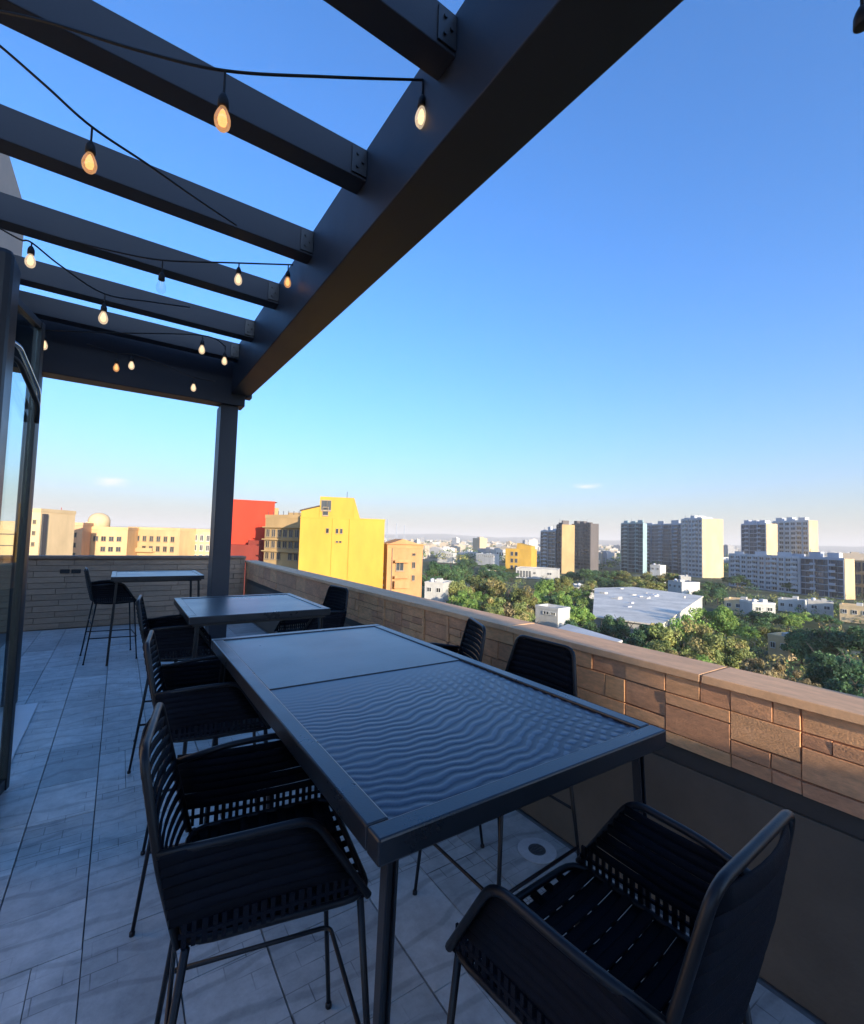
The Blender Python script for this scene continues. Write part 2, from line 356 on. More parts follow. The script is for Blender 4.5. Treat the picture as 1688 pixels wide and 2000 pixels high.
# ------------------------------------------------------------------ ground and hills
GZ = -20.0
def ground_mat():
    m = bpy.data.materials.new('city_ground'); m.use_nodes = True
    n, l = m.node_tree.nodes, m.node_tree.links
    b = n['Principled BSDF']; b.inputs['Roughness'].default_value = 0.95; b.inputs['Specular IOR Level'].default_value = 0.1
    tc = n.new('ShaderNodeTexCoord')
    a = n.new('ShaderNodeTexNoise'); a.inputs['Scale'].default_value = 0.012; a.inputs['Detail'].default_value = 9; a.inputs['Roughness'].default_value = 0.7
    c = n.new('ShaderNodeTexNoise'); c.inputs['Scale'].default_value = 0.15; c.inputs['Detail'].default_value = 6
    l.new(tc.outputs['Object'], a.inputs['Vector']); l.new(tc.outputs['Object'], c.inputs['Vector'])
    r1 = n.new('ShaderNodeValToRGB')
    e = r1.color_ramp.elements
    e[0].position = 0.35; e[0].color = (0.035, 0.055, 0.022, 1)
    e[1].position = 0.66; e[1].color = (0.22, 0.20, 0.155, 1)
    x = e.new(0.5); x.color = (0.075, 0.085, 0.040, 1)
    l.new(a.outputs['Fac'], r1.inputs['Fac'])
    r2 = n.new('ShaderNodeMapRange'); r2.inputs['To Min'].default_value = 0.55; r2.inputs['To Max'].default_value = 1.45
    l.new(c.outputs['Fac'], r2.inputs['Value'])
    vm = n.new('ShaderNodeVectorMath'); vm.operation = 'SCALE'; l.new(r1.outputs[0], vm.inputs[0]); l.new(r2.outputs[0], vm.inputs['Scale'])
    l.new(vm.outputs[0], b.inputs['Base Color'])
    return m
g = MB(); NR, NA = 14, 48
rad = [0] + [60 * (14000 / 60) ** (i / (NR - 1)) for i in range(NR)]
gv = [(0, 0, 0)] + [(r * math.cos(2*math.pi*j/NA), r * math.sin(2*math.pi*j/NA), 0) for r in rad[1:] for j in range(NA)]
gf = [(0, 1 + j, 1 + (j + 1) % NA) for j in range(NA)]
for i in range(NR - 1):
    for j in range(NA):
        j2 = (j + 1) % NA; gf.append((1+i*NA+j, 1+(i+1)*NA+j, 1+(i+1)*NA+j2, 1+i*NA+j2))
g.add(gv, gf)
structure(part('ground', g, ground_mat(), None, loc=(0, 0, GZ)))
# far hills: a broad ridge band ringing the plain
m_hill = mat('far_hill_scrub', (0.085, 0.085, 0.060), 0.95, 0.35, 0.004, stretch=(1, 1, 4))
hb = MB(); n1 = 220
hv = []
def ridge(a):
    d = math.degrees(a)
    base = 70 + 55 * math.exp(-((d - 33) / 7.0) ** 2) + 34 * math.exp(-((d - 80) / 9.0) ** 2) + 22 * math.sin(a * 9.0) + 9 * math.sin(a * 31 + 1) + 4 * math.sin(a * 83)
    return max(base, 24)
for i in range(n1):
    a = 2 * math.pi * i / n1 * 0.999 - math.pi
    hh = ridge(a)
    for rr_, f in ((6000, 0), (6900, 0.45), (7800, 0.86), (8600, 1.0), (10500, 0.3), (12000, 0)):
        hv.append((rr_ * math.sin(a), rr_ * math.cos(a), GZ - 2 + f * hh))
hf = []
for i in range(n1):
    i2 = (i + 1) % n1
    for k in range(5): hf.append((i*6+k, i*6+k+1, i2*6+k+1, i2*6+k))
hb.add(hv, hf)
structure(part('hills', hb, m_hill, None, smooth=True))

# ------------------------------------------------------------------ terrace floor
floor = structure(part('terrace_floor', MB().box(-6.0, -4.98, -0.30, 2.30, 9.72, -0.012), m_grout, None))
tw, tl, gap = 0.30, 0.60, 0.0032
tile_me = MB()
tile_me.frustum((0, 0, tw - gap, tl - gap), (0.0015, 0.0015, tw - gap - 0.0015, tl - gap - 0.0015), -0.012, 0.0)
tile_me = tile_me.mesh('tile', m_tile)
rt_ = random.Random(5)
x = -1.23
for wx in (0.30, 0.30, 0.30, 0.30, 0.30, 0.30, 0.45, 0.30, 0.30, 0.45):
    wx = min(wx, 2.075 - x)
    y = -1.30 - rt_.uniform(0, 0.3)
    while y < 9.45:
        ly = min(rt_.choice([0.30, 0.45, 0.45, 0.60, 0.60, 0.60]), 9.48 - y)
        cut = rt_.random() < 0.10 and y < 4
        for q in ((0, .5), (.5, 1)) if cut else ((0, 1),):
            link('tile', tile_me, floor, (x + q[0] * wx, y, rt_.uniform(-0.0012, 0.0012)), (rt_.uniform(-.0012, .0012), rt_.uniform(-.0012, .0012), 0), (wx * (q[1] - q[0]) / tw, ly / tl, 1))
        y += ly
    x += wx
th = part('threshold', MB().box(-0.76, 3.98, 0.003, -0.53, 5.55, 0.020), m_marble, floor, bevel=0.004)
dr = thing('floor_drain', 'small round floor drain with pale surround beside the dark plinth', 'drain', (1.90, 1.74, 0.004))
part('surround', MB().lathe([(0.10, 0), (0.10, 0.003), (0.0, 0.0035)], 24), mat('drain_collar', (0.50, 0.51, 0.51), 0.5, 0.15, 20), dr)
gr = MB().lathe([(0.045, 0.0035), (0.045, 0.006), (0.036, 0.006), (0.036, 0.004)], 20)
for k in range(5): gr.box(-0.034, -0.030 + k * 0.014, 0.004, 0.034, -0.026 + k * 0.014, 0.007)
part('grate', gr, mat('drain_steel', (0.16, 0.17, 0.18), 0.4, 0.2, 30, metal=0.6), dr)

# ------------------------------------------------------------------ parapet on the right
PX = 2.085                       # inner face
par = thing('parapet_wall', 'long low terrace wall of brown stone blocks under a terracotta coping', 'wall', (0, 0, 0))
part('core', MB().box(PX + 0.03, -4.9, -0.30, 2.30, 9.74, 1.041), m_joint, par)
part('mortar_bed', MB().box(PX + 0.009, -4.9, 0.733, PX + 0.029, 9.49, 1.0405), m_joint, par)
part('plinth', MB().box(PX + 0.012, -4.9, 0.0, PX + 0.04, 9.49, 0.655), m_plinth_shade, par, bevel=0.003)
part('upper_plinth', MB().box(PX + 0.022, -4.9, 0.656, PX + 0.045, 9.49, 0.731), m_plinth_shade2, par, bevel=0.003)
yy = -4.9
while yy < 9.75:
    ln = min(1.18, 9.78 - yy)
    part('coping', MB().frustum((PX - 0.018, yy, 2.335, yy + ln - 0.006), (PX - 0.012, yy + 0.002, 2.33, yy + ln - 0.008), 1.043 + random.uniform(-.0008, .0008), 1.075 + random.uniform(-.001, .001)), m_cope, par, bevel=0.003)
    yy += ln
courses = [(0.735, 0.784), (0.790, 0.842), (0.848, 0.903), (0.909, 0.955), (0.961, 1.039)]
def block(y0, y1, z0, z1, proud):
    j = lambda: random.uniform(-0.0014, 0.0014)
    b = MB()
    x0 = PX + 0.035; xf = PX - proud
    v = [(x0, y0, z0), (x0, y1, z0), (x0, y1, z1), (x0, y0, z1), (xf + j(), y0 + j(), z0 + j()), (xf + j(), y1 + j(), z0 + j()), (xf + j(), y1 + j(), z1 + j()), (xf + j(), y0 + j(), z1 + j())]
    b.add(v, [(0, 1, 2, 3), (4, 7, 6, 5), (0, 4, 5, 1), (1, 5, 6, 2), (2, 6, 7, 3), (3, 7, 4, 0)])
    part('block', b, m_block, par, bevel=0.0018)
nb_ = 0
yend = {0: 0.0, 1: 0.0, 2: 0.0, 3: 0.0}
y = 0.12
while y < 9.44:
    far = y > 5.0
    # a bay: either four plain courses, or courses merged into a taller stone
    L = random.uniform(0.20, 0.36) * (1.6 if far else 1.0)
    L = min(L, 9.48 - y)
    style = random.random()
    groups = [[0], [1], [2], [3], [4]]
    if style < 0.22: groups = [[0], [1, 2], [3], [4]]
    elif style < 0.42: groups = [[0], [1], [2, 3], [4]]
    elif style < 0.52: groups = [[0, 1], [2, 3], [4]]
    if far: groups = [[0, 1], [2, 3, 4]]
    for gix, gset in enumerate(groups):
        z0, z1 = courses[gset[0]][0], courses[gset[-1]][1]
        cuts = [y, y + L]
        if random.random() < 0.45 and not far: cuts = [y, y + L * random.uniform(0.3, 0.7), y + L]
        for a, b_ in zip(cuts[:-1], cuts[1:]):
            block(a + 0.002, b_ - 0.002, z0 + random.uniform(-.001, .001), z1 + random.uniform(-.001, .001), random.choice([0.0, 0.001, 0.002, 0.003, -0.003, 0.004]))
            nb_ += 1
    y += L
    if random.random() < 0.35 and not far and y < 9.3:    # narrow upright stone between bays
        block(y + 0.003, y + 0.028, courses[0][0] + random.choice([0, .06, .115]), 1.039, 0.010); y += 0.032
y = 0.12
while y > -4.4:
    for z0, z1 in courses: block(y - 0.40, y - 0.006, z0, z1, random.choice([0.0, 0.004, 0.008]))
    y -= 0.41

# end wall at the far side of the terrace
endw = thing('end_wall', 'tan brick end wall closing the far side of the terrace', 'wall', (0, 0, 0))
part('core', MB().box(-6.0, 9.53, -0.30, 2.06, 9.72, 1.118), m_bjoint, endw)
part('coping', MB().box(-6.0, 9.47, 1.120, 2.06, 9.76, 1.165), m_bjoint, endw, bevel=0.005)
brick_me = MB().box(0, 0, 0, 1, 1, 1).mesh('brick', m_brick)
ch = 0.0915
for r_ in range(12):
    z0 = 0.012 + r_ * ch
    xx = -1.75 + (0.14 if r_ % 2 else 0)
    while xx < 2.05:
        L = min(random.uniform(0.46, 0.58), 2.055 - xx)
        if L > 0.05:
            pr = random.uniform(-0.004, 0.004)
            link('brick', brick_me, endw, (xx, 9.500 + pr, z0), (0, 0, 0), (L - 0.007, 0.040, ch - 0.008))
        xx += L
so = thing('wall_socket', 'pair of small black vent covers on the far brick wall', 'vent', (-0.63, 9.49, 0.885))
for k in range(2):
    b = part('cover', MB().box(-0.135 + k * 0.145, -0.008, 0.0, -0.012 + k * 0.145, 0.012, 0.065), m_dark, so, bevel=0.004)
    part('slot', MB().box(-0.125 + k * 0.145, -0.012, 0.020, -0.022 + k * 0.145, -0.009, 0.026), m_steel, b)

# ------------------------------------------------------------------ the building the terrace belongs to
tb = thing('terrace_building', 'beige plastered building wall rising above the pergola at the left', 'building', (0, 0, 0))
part('side_wall', MB().box(-5.8, 4.0, 0.0, -1.0, 6.25, 4.92), m_beige, tb, bevel=0.02)
part('rear_shade_wall', MB().box(-2.9, -9.0, -0.29, 1.0, -5.0, 5.75), m_beige, tb, bevel=0.02)  # unseen block behind the camera, edges and height shaped to shade the terrace
part('lower_wall', MB().box(-6.0, -9.0, GZ - 0.5, 2.28, 9.70, -0.31), m_beige, tb)
part('low_shade_wall', MB().box(1.002, -5.3, -0.29, 2.30, -5.0, 1.86), m_beige, tb, bevel=0.01)  # added out of view, height set to shade the lower parapet
wf = MB().box(-0.6, -0.05, 0, 0.6, 0.02, 0.06).box(-0.6, -0.05, 1.34, 0.6, 0.02, 1.40).box(-0.6, -0.05, 0.06, -0.54, 0.02, 1.34).box(0.54, -0.05, 0.06, 0.6, 0.02, 1.34)
wpan = MB().box(-0.54, -0.02, 0.06, 0.54, 0.0, 1.34)
for k in range(3):
    w_ = part('window', wf, m_frame, tb, loc=(-2.1 + 1.25 * k, -5.0, 1.0), rot=(0, 0, R(180)))
    part('pane', wpan, m_dark, w_)

# ------------------------------------------------------------------ pergola
pg = thing('pergola', 'dark grey steel pergola with one heavy edge beam and cross rafters', 'pergola', (0, 0, 0))
ZB, ZT, XI, XO = 3.21, 3.69, 0.97, 1.17
part('edge_beam', MB().prism([(0.985, -4.9), (1.285, -4.9), (1.285, 0.4), (1.170, 5.585), (0.962, 5.585), (0.985, 0.4)], ZB, ZT), m_steel, pg, bevel=0.006)
part('beam_cap', MB().box(XO - 0.05, 5.586, ZB - 0.02, XO + 0.02, 5.70, ZB + 0.16), m_steel, pg, bevel=0.006)
bolt_me = MB().tube([(0, -.011, 0), (0, .011, 0)], 0.008, 6).mesh('bolt', m_frame)
for yr in (-3.6, -2.8, -2.0, -1.12, -0.26, 0.58, 1.38, 2.16, 2.97, 3.77, 4.59, 5.26):
    part('rafter', MB().box(-0.998, yr, 3.50, 0.9635 + 0.0044 * (5.585 - max(yr, .4)), yr + 0.12, 3.675), m_steel, pg, bevel=0.004)
    if yr > 1:
        xb = 0.9595 + 0.0044 * (5.585 - yr)
        for s_ in (-0.0045, 0.1245):
            bk = part('bracket', MB().box(xb - 0.085, yr + s_ - .004, 3.515, xb, yr + s_ + .004, 3.655), m_frame, pg, bevel=0.001)
            for bx_, bz_ in ((-.055, 3.55), (-.055, 3.62), (-.025, 3.585)):
                link('bolt', bolt_me, bk, (xb + bx_, yr + s_, bz_))
part('end_beam', MB().box(-0.998, 5.588, 3.08, XO - 0.055, 5.80, 3.64), m_steel, pg, bevel=0.006)
part('post', MB().box(0.87, 5.63, 0.0, 1.055, 5.90, 3.078), m_steel, pg, bevel=0.006)
part('base_plate', MB().box(0.81, 5.58, 0.002, 1.115, 5.95, 0.016), m_steel, pg, bevel=0.003)
part('edge_beam', MB().box(-1.16, -4.9, 3.40, -1.0, 3.995, 3.69), m_steel, pg, bevel=0.006)
for yp in (-4.4, -0.9): part('post', MB().box(-1.14, yp, 0.0, -1.02, yp + .12, 3.398), m_steel, pg, bevel=0.006)
part('post', MB().box(-0.80, 5.62, 0.0, -0.70, 5.74, 3.078), m_steel, pg, bevel=0.005)
part('column', MB().box(-0.68, 3.06, 0.0, -0.522, 3.29, 3.02), m_frame, pg, bevel=0.03)

# glass door leaf standing ajar against the column
gs = thing('glass_screen', 'framed clear glass screen leaf beside the dark column at the left edge', 'glass screen', (-0.612, 3.335, 0.012), math.atan2(0.535, 0.107))
part('stile', MB().box(0.506, -0.026, 0.0, 0.552, 0.020, 2.93), m_frame, gs, bevel=0.004)
part('stile', MB().box(0.0, -0.022, 0.0, 0.030, 0.018, 2.93), m_frame, gs, bevel=0.004)
part('rail', MB().box(0.0305, -0.020, 2.885, 0.5055, 0.016, 2.93), m_frame, gs, bevel=0.003)
part('rail', MB().box(0.0305, -0.020, 0.0, 0.5055, 0.016, 0.07), m_frame, gs, bevel=0.003)
part('pane', MB().box(0.0305, -0.006, 0.0705, 0.5055, 0.002, 2.8845), m_glass, gs)
for k in range(2):  # two bent bars across the pane
    dz_ = -0.085 * k
    part('bent_bar', MB().tube(rounded([(0.12, -0.006, 2.66 + dz_), (0.16, -0.045, 2.64 + dz_), (0.44, -0.055, 2.46 + dz_), (0.515, -0.030, 2.36 + dz_)], 0.05), 0.014, 10), m_frame if k else m_chrome, gs, smooth=True)

# ------------------------------------------------------------------ string lights
sock_mb = MB().lathe([(0.004, 0.0), (0.010, -0.004), (0.017, -0.018), (0.021, -0.030), (0.022, -0.062), (0.019, -0.064)], 14)
sock_me = sock_mb.mesh('socket', m_cable, smooth=True)
bulb_prof = [(0.012, -0.062), (0.017, -0.072), (0.026, -0.092), (0.0315, -0.112), (0.032, -0.126), (0.028, -0.144), (0.018, -0.157), (0.006, -0.163)]
bulb_me = {k: MB().lathe(bulb_prof, 16).mesh('bulb', m, smooth=True) for k, m in (('w', m_glow), ('p', m_glow2), ('c', m_bulbglass))}
fil_me = MB().tube([(0.006, 0, -0.07), (0.006, 0, -0.135), (-0.006, 0, -0.135), (-0.006, 0, -0.07)], 0.0012, 5).mesh('filament', m_chrome)
core_me = MB().lathe([(0.003, -0.070), (0.009, -0.080), (0.016, -0.100), (0.019, -0.118), (0.015, -0.136), (0.004, -0.144)], 12).mesh('filament', m_core, smooth=True)
def strand(label, pts, lamps):
    """pts: cable points; lamps: (index into the fine cable 0..1 or point, drop, kind)"""
    P = [Vector(p) for p in pts]
    t = thing('string_lights', label, 'string lights', P[0], group='festoon light strings under the pergola')
    o = P[0]
    fine = []
    for i in range(len(P) - 1):
        a = P[max(i - 1, 0)]; b, c = P[i], P[i + 1]; d = P[min(i + 2, len(P) - 1)]
        for j in range(8):
            u = j / 8
            fine.append(0.5 * ((2*b) + (c - a) * u + (2*a - 5*b + 4*c - d) * u*u + (3*b - a - 3*c + d) * u**3))
    fine.append(P[-1])
    part('cable', MB().tube([p - o for p in fine], 0.0052, 7), m_cable, t, smooth=True)
    for pt, kind, scl in lamps:
        pt = Vector(pt)
        q = min(fine, key=lambda p: (p.x - pt.x) ** 2 + (p.y - pt.y) ** 2)      # hangs from the nearest cable point
        drop = max(q.z - pt.z, 0.004)
        lead = part('lead', MB().tube([(0, 0, -drop), (0, 0, 0.0)], 0.0042, 6), m_cable, t, loc=q - o)
        s_ = link('socket', sock_me, t, q - o - Vector((0, 0, drop)), (0, 0, 0), (scl * .86, scl * .86, scl * .86))
        if kind:
            g_ = link('bulb', bulb_me[kind], s_)
            link('filament', fil_me if kind == 'c' else core_me, s_)
    return t
Z = WZ
strand('string lights draped from the left corner to the edge beam, nearest the camera',
       [Z(-60, 5, 3.46), Z(0, 22, 3.42), Z(100, 45, 3.36), Z(270, 98, 3.30), Z(440, 138, 3.27), Z(640, 150, 3.36), Z(826, 156, 3.60)],
       [(Z(436, 178, 3.185), 'w', 1.0), (Z(824, 178, 3.53), 'p', 1.05)])
strand('string lights sloping down across the second rafter, with one glowing amber bulb',
       [Z(-40, 60, 3.46), Z(3, 92, 3.42), Z(90, 168, 3.30), Z(180, 248, 3.24), Z(290, 322, 3.27), Z(380, 385, 3.36), Z(462, 440, 3.48)],
       [(Z(173, 282, 3.18), 'w', 0.95)])
strand('string lights beside the dark column, two pale bulbs by the fourth rafter',
       [Z(0, 446, 3.40), Z(40, 468, 3.33), Z(62, 474, 3.31), Z(120, 520, 3.25), Z(205, 574, 3.22), Z(300, 590, 3.33), Z(370, 600, 3.46)],
       [(Z(62, 480, 3.29), 'p', 0.95), (Z(203, 597, 3.15), 'p', 1.0)])
strand('string lights running level to the edge beam, one clear unlit bulb in the middle',
       [Z(140, 470, 3.46), Z(220, 490, 3.40), Z(318, 508, 3.36), Z(450, 513, 3.43), Z(572, 517, 3.60)],
       [(Z(316, 535, 3.28), 'c', 1.0), (Z(467, 516, 3.42), 'p', 0.9), (Z(562, 535, 3.54), 'w', 0.9)])
strand('string lights along the last rafter, three small pale bulbs',
       [Z(60, 640, 3.38), Z(88, 645, 3.33), Z(230, 650, 3.28), Z(396, 655, 3.40), Z(440, 676, 3.42)],
       [(Z(88, 656, 3.29), 'p', 0.95), (Z(396, 664, 3.36), 'p', 0.95), (Z(438, 690, 3.36), 'p', 0.9)])
strand('string lights in front of the end beam, three small bulbs close together',
       [Z(170, 672, 3.36), Z(229, 690, 3.27), Z(264, 692, 3.26), Z(330, 716, 3.16), Z(373, 735, 3.10), Z(420, 745, 3.13)],
       [(Z(229, 702, 3.22), 'w', 0.9), (Z(264, 698, 3.24), 'p', 0.9), (Z(373, 742, 3.08), 'p', 0.85)])
pole = thing('light_pole', 'slim dark pole clamped to the parapet out of the frame', 'pole', (2.20, -0.60, 1.075))
part('shaft', MB().tube([(0, 0, 0), (0, 0, 2.3)], 0.02, 12), m_frame, pole); part('foot', MB().lathe([(0.06, 0), (0.06, 0.01), (0.025, 0.03)], 16), m_frame, pole)
e6 = Z(1684, -14, 3.02)
strand('lone dark lamp holder of a light string at the top right corner',
       [Vector((1.205, -0.9, 3.5)), e6.lerp(Vector((1.205, -0.9, 3.5)), 0.4), e6, Vector((2.20, -0.58, 3.35))],
       [(Z(1682, 12, 2.985), None, 1.0)])

# ------------------------------------------------------------------ tables
TH = 1.05
def leg_mesh(mb, x, y, sx, sy, h):
    """slim splayed leg: an open channel of two flanges and a web, tapering to the floor"""
    w0, w1 = 0.028, 0.022; ex, ey = sx * 0.045, sy * 0.035
    def pr(a0, a1, b0, b1):      # fractions across x and y
        mb.frustum((x + ex + (a0 - .5) * w1, y + ey + (b0 - .5) * w1, x + ex + (a1 - .5) * w1, y + ey + (b1 - .5) * w1),
                   (x + (a0 - .5) * w0, y + (b0 - .5) * w0, x + (a1 - .5) * w0, y + (b1 - .5) * w0), 0.0, h)
    pr(0, .22, 0, 1); pr(.78, 1, 0, 1); pr(.221, .779, .35, .65)
    return mb
def table(label, x0, y0, x1, y1, panes=1, group='bar tables on the terrace', ped=False):
    t = thing('bar_table', label, 'table', ((x0+x1)/2, (y0+y1)/2, 0), group=group)
    a, b = (x1-x0)/2, (y1-y0)/2; rw, tk = 0.052, 0.052
    for (u0, v0, u1, v1) in ((-a, -b, a, -b+rw), (-a, b-rw, a, b), (-a, -b+rw+.0015, -a+rw, b-rw-.0015), (a-rw, -b+rw+.0015, a, b-rw-.0015)):
        part('rim', MB().box(u0, v0, TH-tk, u1, v1, TH), m_rim, t, bevel=0.005)
    part('apron', MB().box(-a+.03, -b+.03, TH-tk-.02, a-.03, b-.03, TH-tk-.001), m_frame, t)
    for sx in (-1, 1):
        for sy in (-1, 1):
            part('leg', leg_mesh(MB(), sx*(a-.06), sy*(b-.06), sx, sy, TH-tk-.021), m_frame, t, bevel=0.002)
    if panes == 1:
        part('pane', MB().box(-a+rw+.002, -b+rw+.002, TH-.03, a-rw-.002, b-rw-.002, TH-.005), m_pane, t, bevel=0.002)
    return t, a, b, rw
t1, a, b, rw = table('long near bar table, its dark top half painted with rippled reflection bands', 0.435, 0.79, 1.432, 2.72, panes=0)
ys = 1.765 - (0.79 + 2.72) / 2
part('pane', MB().box(-a+rw+.002, ys+.002, TH-.03, a-rw-.002, b-rw-.002, TH-.005), m_pane, t1, bevel=0.002)
# the near pane: rippled glass, ridges that fan out towards the parapet side; tint paints in reflections
NU, NV = 230, 230
u = np.linspace(0, 1, NU); v = np.linspace(0, 1, NV); U, V = np.meshgrid(u, v)
pane_w, pane_l = 2*(a-rw)-.004, (ys-.002)-(-b+rw+.002)
warp = 0.010*np.sin(2*np.pi*(U*2.1+V*1.3)) + 0.005*np.sin(2*np.pi*(U*5+V*3+.2)) + 0.004*np.sin(2*np.pi*(U*9-V*6))
ph = (V - 0.55*(U - 0.38)**2 - 0.05*U + warp) * (29 - 7*U)
rid = 0.5 + 0.5*np.cos(2*np.pi*ph)
cph = (U*19 + 1.2*np.sin(2*np.pi*V*0.8) + 2.5*V)
crs = 0.5 + 0.5*np.cos(2*np.pi*cph)
kc = np.clip((U - 0.50 - 0.1*np.sin(5*V)) / 0.22, 0, 1) * np.clip((1.02 - V)/0.2, 0, 1)
kc2 = 0.35*np.clip((0.35 - V)/0.2, 0, 1)*(0.5+0.5*np.sin(9*U+2))
cell = rid * (1 - np.maximum(kc, kc2) + np.maximum(kc, kc2) * np.clip(crs*1.6, 0, 1))
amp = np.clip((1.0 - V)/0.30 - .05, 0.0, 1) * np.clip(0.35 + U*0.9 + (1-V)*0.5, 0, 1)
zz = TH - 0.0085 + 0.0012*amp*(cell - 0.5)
dark, lite = np.array([0.003, 0.006, 0.020]), np.array([0.052, 0.072, 0.105])  # dark and light tones of the painted reflections
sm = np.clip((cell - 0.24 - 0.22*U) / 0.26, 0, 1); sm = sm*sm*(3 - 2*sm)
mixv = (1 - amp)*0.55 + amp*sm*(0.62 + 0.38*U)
refl_col = dark[None, None]*(1-mixv[..., None]) + lite[None, None]*mixv[..., None]
pv = [(-a+rw+.002 + U[j, i]*pane_w, -b+rw+.002 + V[j, i]*pane_l, zz[j, i]) for j in range(NV) for i in range(NU)]
pf = [(j*NU+i, j*NU+i+1, (j+1)*NU+i+1, (j+1)*NU+i) for j in range(NV-1) for i in range(NU-1)]
pme = bpy.data.meshes.new('rippled_pane'); pme.from_pydata(pv, [], pf); pme.update()
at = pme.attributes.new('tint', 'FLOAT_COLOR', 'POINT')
at.data.foreach_set('color', np.concatenate([refl_col.reshape(-1, 3), np.ones((NU*NV, 1))], 1).astype('f').ravel())
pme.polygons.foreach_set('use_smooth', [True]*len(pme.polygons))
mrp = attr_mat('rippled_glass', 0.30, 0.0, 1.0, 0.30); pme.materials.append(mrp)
rp = link('rippled_pane', pme, t1); rp['label'] = 'rippled glass half of the table top, dark blue reflections painted in'
part('pane_backing', MB().box(-a+rw+.002, -b+rw+.002, TH-.03, a-rw-.002, ys-.001, TH-.013), m_frame, t1)
t2 = table('square bar table with plain dark glass top, behind the long near table', 0.41, 3.45, 1.40, 4.50)[0]
t3 = table('farthest bar table with bright top edge, by the far brick wall', -0.06, 6.70, 0.95, 7.62)[0]

# ------------------------------------------------------------------ bar chairs
def strap_mesh(name, w, t, bow, n=6, ties=False):
    """unit-length band along x (-.5..+.5), height w along z, bowed along y"""
    b = MB(); vs_ = []
    for i in range(n + 1):
        s = i / n - 0.5; yb = -bow * (1 - (2*s)**2)
        for dy, dz in ((-t/2, -w/2*.7), (-t/2, w/2*.7), (0, w/2), (t/2, w/2*.7), (t/2, -w/2*.7), (0, -w/2)):
            vs_.append((s, yb + dy, dz))
    fs = []
    for i in range(n):
        for k in range(6):
            k2 = (k + 1) % 6; fs.append((i*6+k, (i+1)*6+k, (i+1)*6+k2, i*6+k2))
    fs += [tuple(range(6)), tuple(n*6+k for k in reversed(range(6)))]
    return b.add(vs_, fs).mesh(name, m_strap, smooth=True)
strap_back = strap_mesh('strap', 0.0345, 0.007, 0.026, 8)
strap_side = strap_mesh('strap', 0.0250, 0.007, 0.010, 6)
strap_seat = strap_mesh('strap', 0.0300, 0.006, 0.018, 6)
SEAT = 0.72
def make_chair():
    t = thing('bar_chair', 'black woven bar chair', 'chair', group='woven bar chairs')
    fr = 0.0088
    f = MB()
    # seat loop
    f.tube(rounded([(-.215, -.20, SEAT), (.215, -.20, SEAT), (.235, .23, SEAT), (-.235, .23, SEAT)], 0.07, 5, True), fr, 10, True)
    # back loop: up one side, over the rounded top, down the other
    f.tube(rounded([(-.215, -.20, SEAT), (-.222, -.245, .90), (-.172, -.292, 1.125), (.172, -.292, 1.125), (.222, -.245, .90), (.215, -.20, SEAT)], 0.045, 5), fr * 1.1, 10)
    # arms: from the back post forward, rising slightly, then bent down to the seat rail
    for s in (-1, 1):
        f.tube(rounded([(s*.219, -.250, .925), (s*.248, -.10, .942), (s*.254, .075, .948), (s*.236, .222, SEAT)], 0.045, 6), fr * 1.1, 10)
    part('frame', f, m_chair, t, smooth=True)
    for sx in (-1, 1):
        for sy in (-1, 1):
            top = (sx*.222, .205 if sy > 0 else -.185, SEAT - .004); bot = (sx*.262, .262 if sy > 0 else -.275, 0.006)
            part('leg', MB().tube([top, bot], [0.0090, 0.0072], 10).lathe([(.011, -.006), (.011, .006), (.0072, .012)], 10, c=bot), m_chair, t, smooth=True)
    fz = 0.28; k = 1 - fz / SEAT
    lx, fy, by = .222 + .04*k, .205 + .057*k, -.185 - .09*k
    part('footrest', MB().tube(rounded([(-lx, by, fz + .02), (-lx - .0, fy + .012, fz), (lx, fy + .012, fz), (lx, by, fz + .02)], 0.03, 4), 0.0070, 8), m_chair, t, smooth=True)
    k = 1 - 0.46 / SEAT
    part('stretcher', MB().tube([(-.222 - .04*k, -.185 - .09*k, .46), (.222 + .04*k, -.185 - .09*k, .46)], 0.006, 8), m_chair, t, smooth=True)
    # woven bands
    for i in range(13):
        z = .748 + i * 0.0290; q = (z - SEAT) / .405; r1, r2 = min(q / .444, 1), max((q - .444) / .556, 0)
        half = .217 + .005*r1 - .048*r2 - (.014 if i == 12 else 0)
        link('strap', strap_back, t, (0, -.20 - .045*r1 - .047*r2, z), (R(-9), 0, R(random.uniform(-.4, .4))), (2*half, 1, 1))
    for s in (-1, 1):
        for i in range(7):
            z = .784 + i * 0.0232; q = (z - SEAT) / .23
            y0 = -.208 - .040*q; y1 = .218 - .150*q
            link('strap', strap_side, t, (s*(.226 + .020*q), (y0+y1)/2, z), (R(random.uniform(-3, 3)), R(random.uniform(-.5, .5)), R(-90)*s), (y1-y0, 1, 1))
        tm = MB()            # open knotted band between side bands and seat rail
        for j in range(20):
            yj = -.195 + j * 0.0205 + random.uniform(-.002, .002)
            tm.box(s*.228 - .003, yj, SEAT + .004, s*.228 + .003, yj + random.uniform(.008, .013), .776)
        tm.box(s*.2285 - .0035, -.20, .745, s*.2285 + .0035, .21, .753)
        part('tie', tm, m_strap, t)
    for i in range(15):
        y = -.185 + i * 0.0278; half = .213 + (.02 * (y + .2) / .43)
        link('strap', strap_seat, t, (0, y, SEAT + (.003 if i % 2 else -.003)), (R(90), 0, 0), (2*half, 1, 1))
    for i in range(7):
        x = -.16 + i * 0.0533
        link('strap', strap_seat, t, (x, .014, SEAT - .004 - .010), (R(90), 0, R(90)), (.43, 1, 1))
    return t
proto = make_chair()
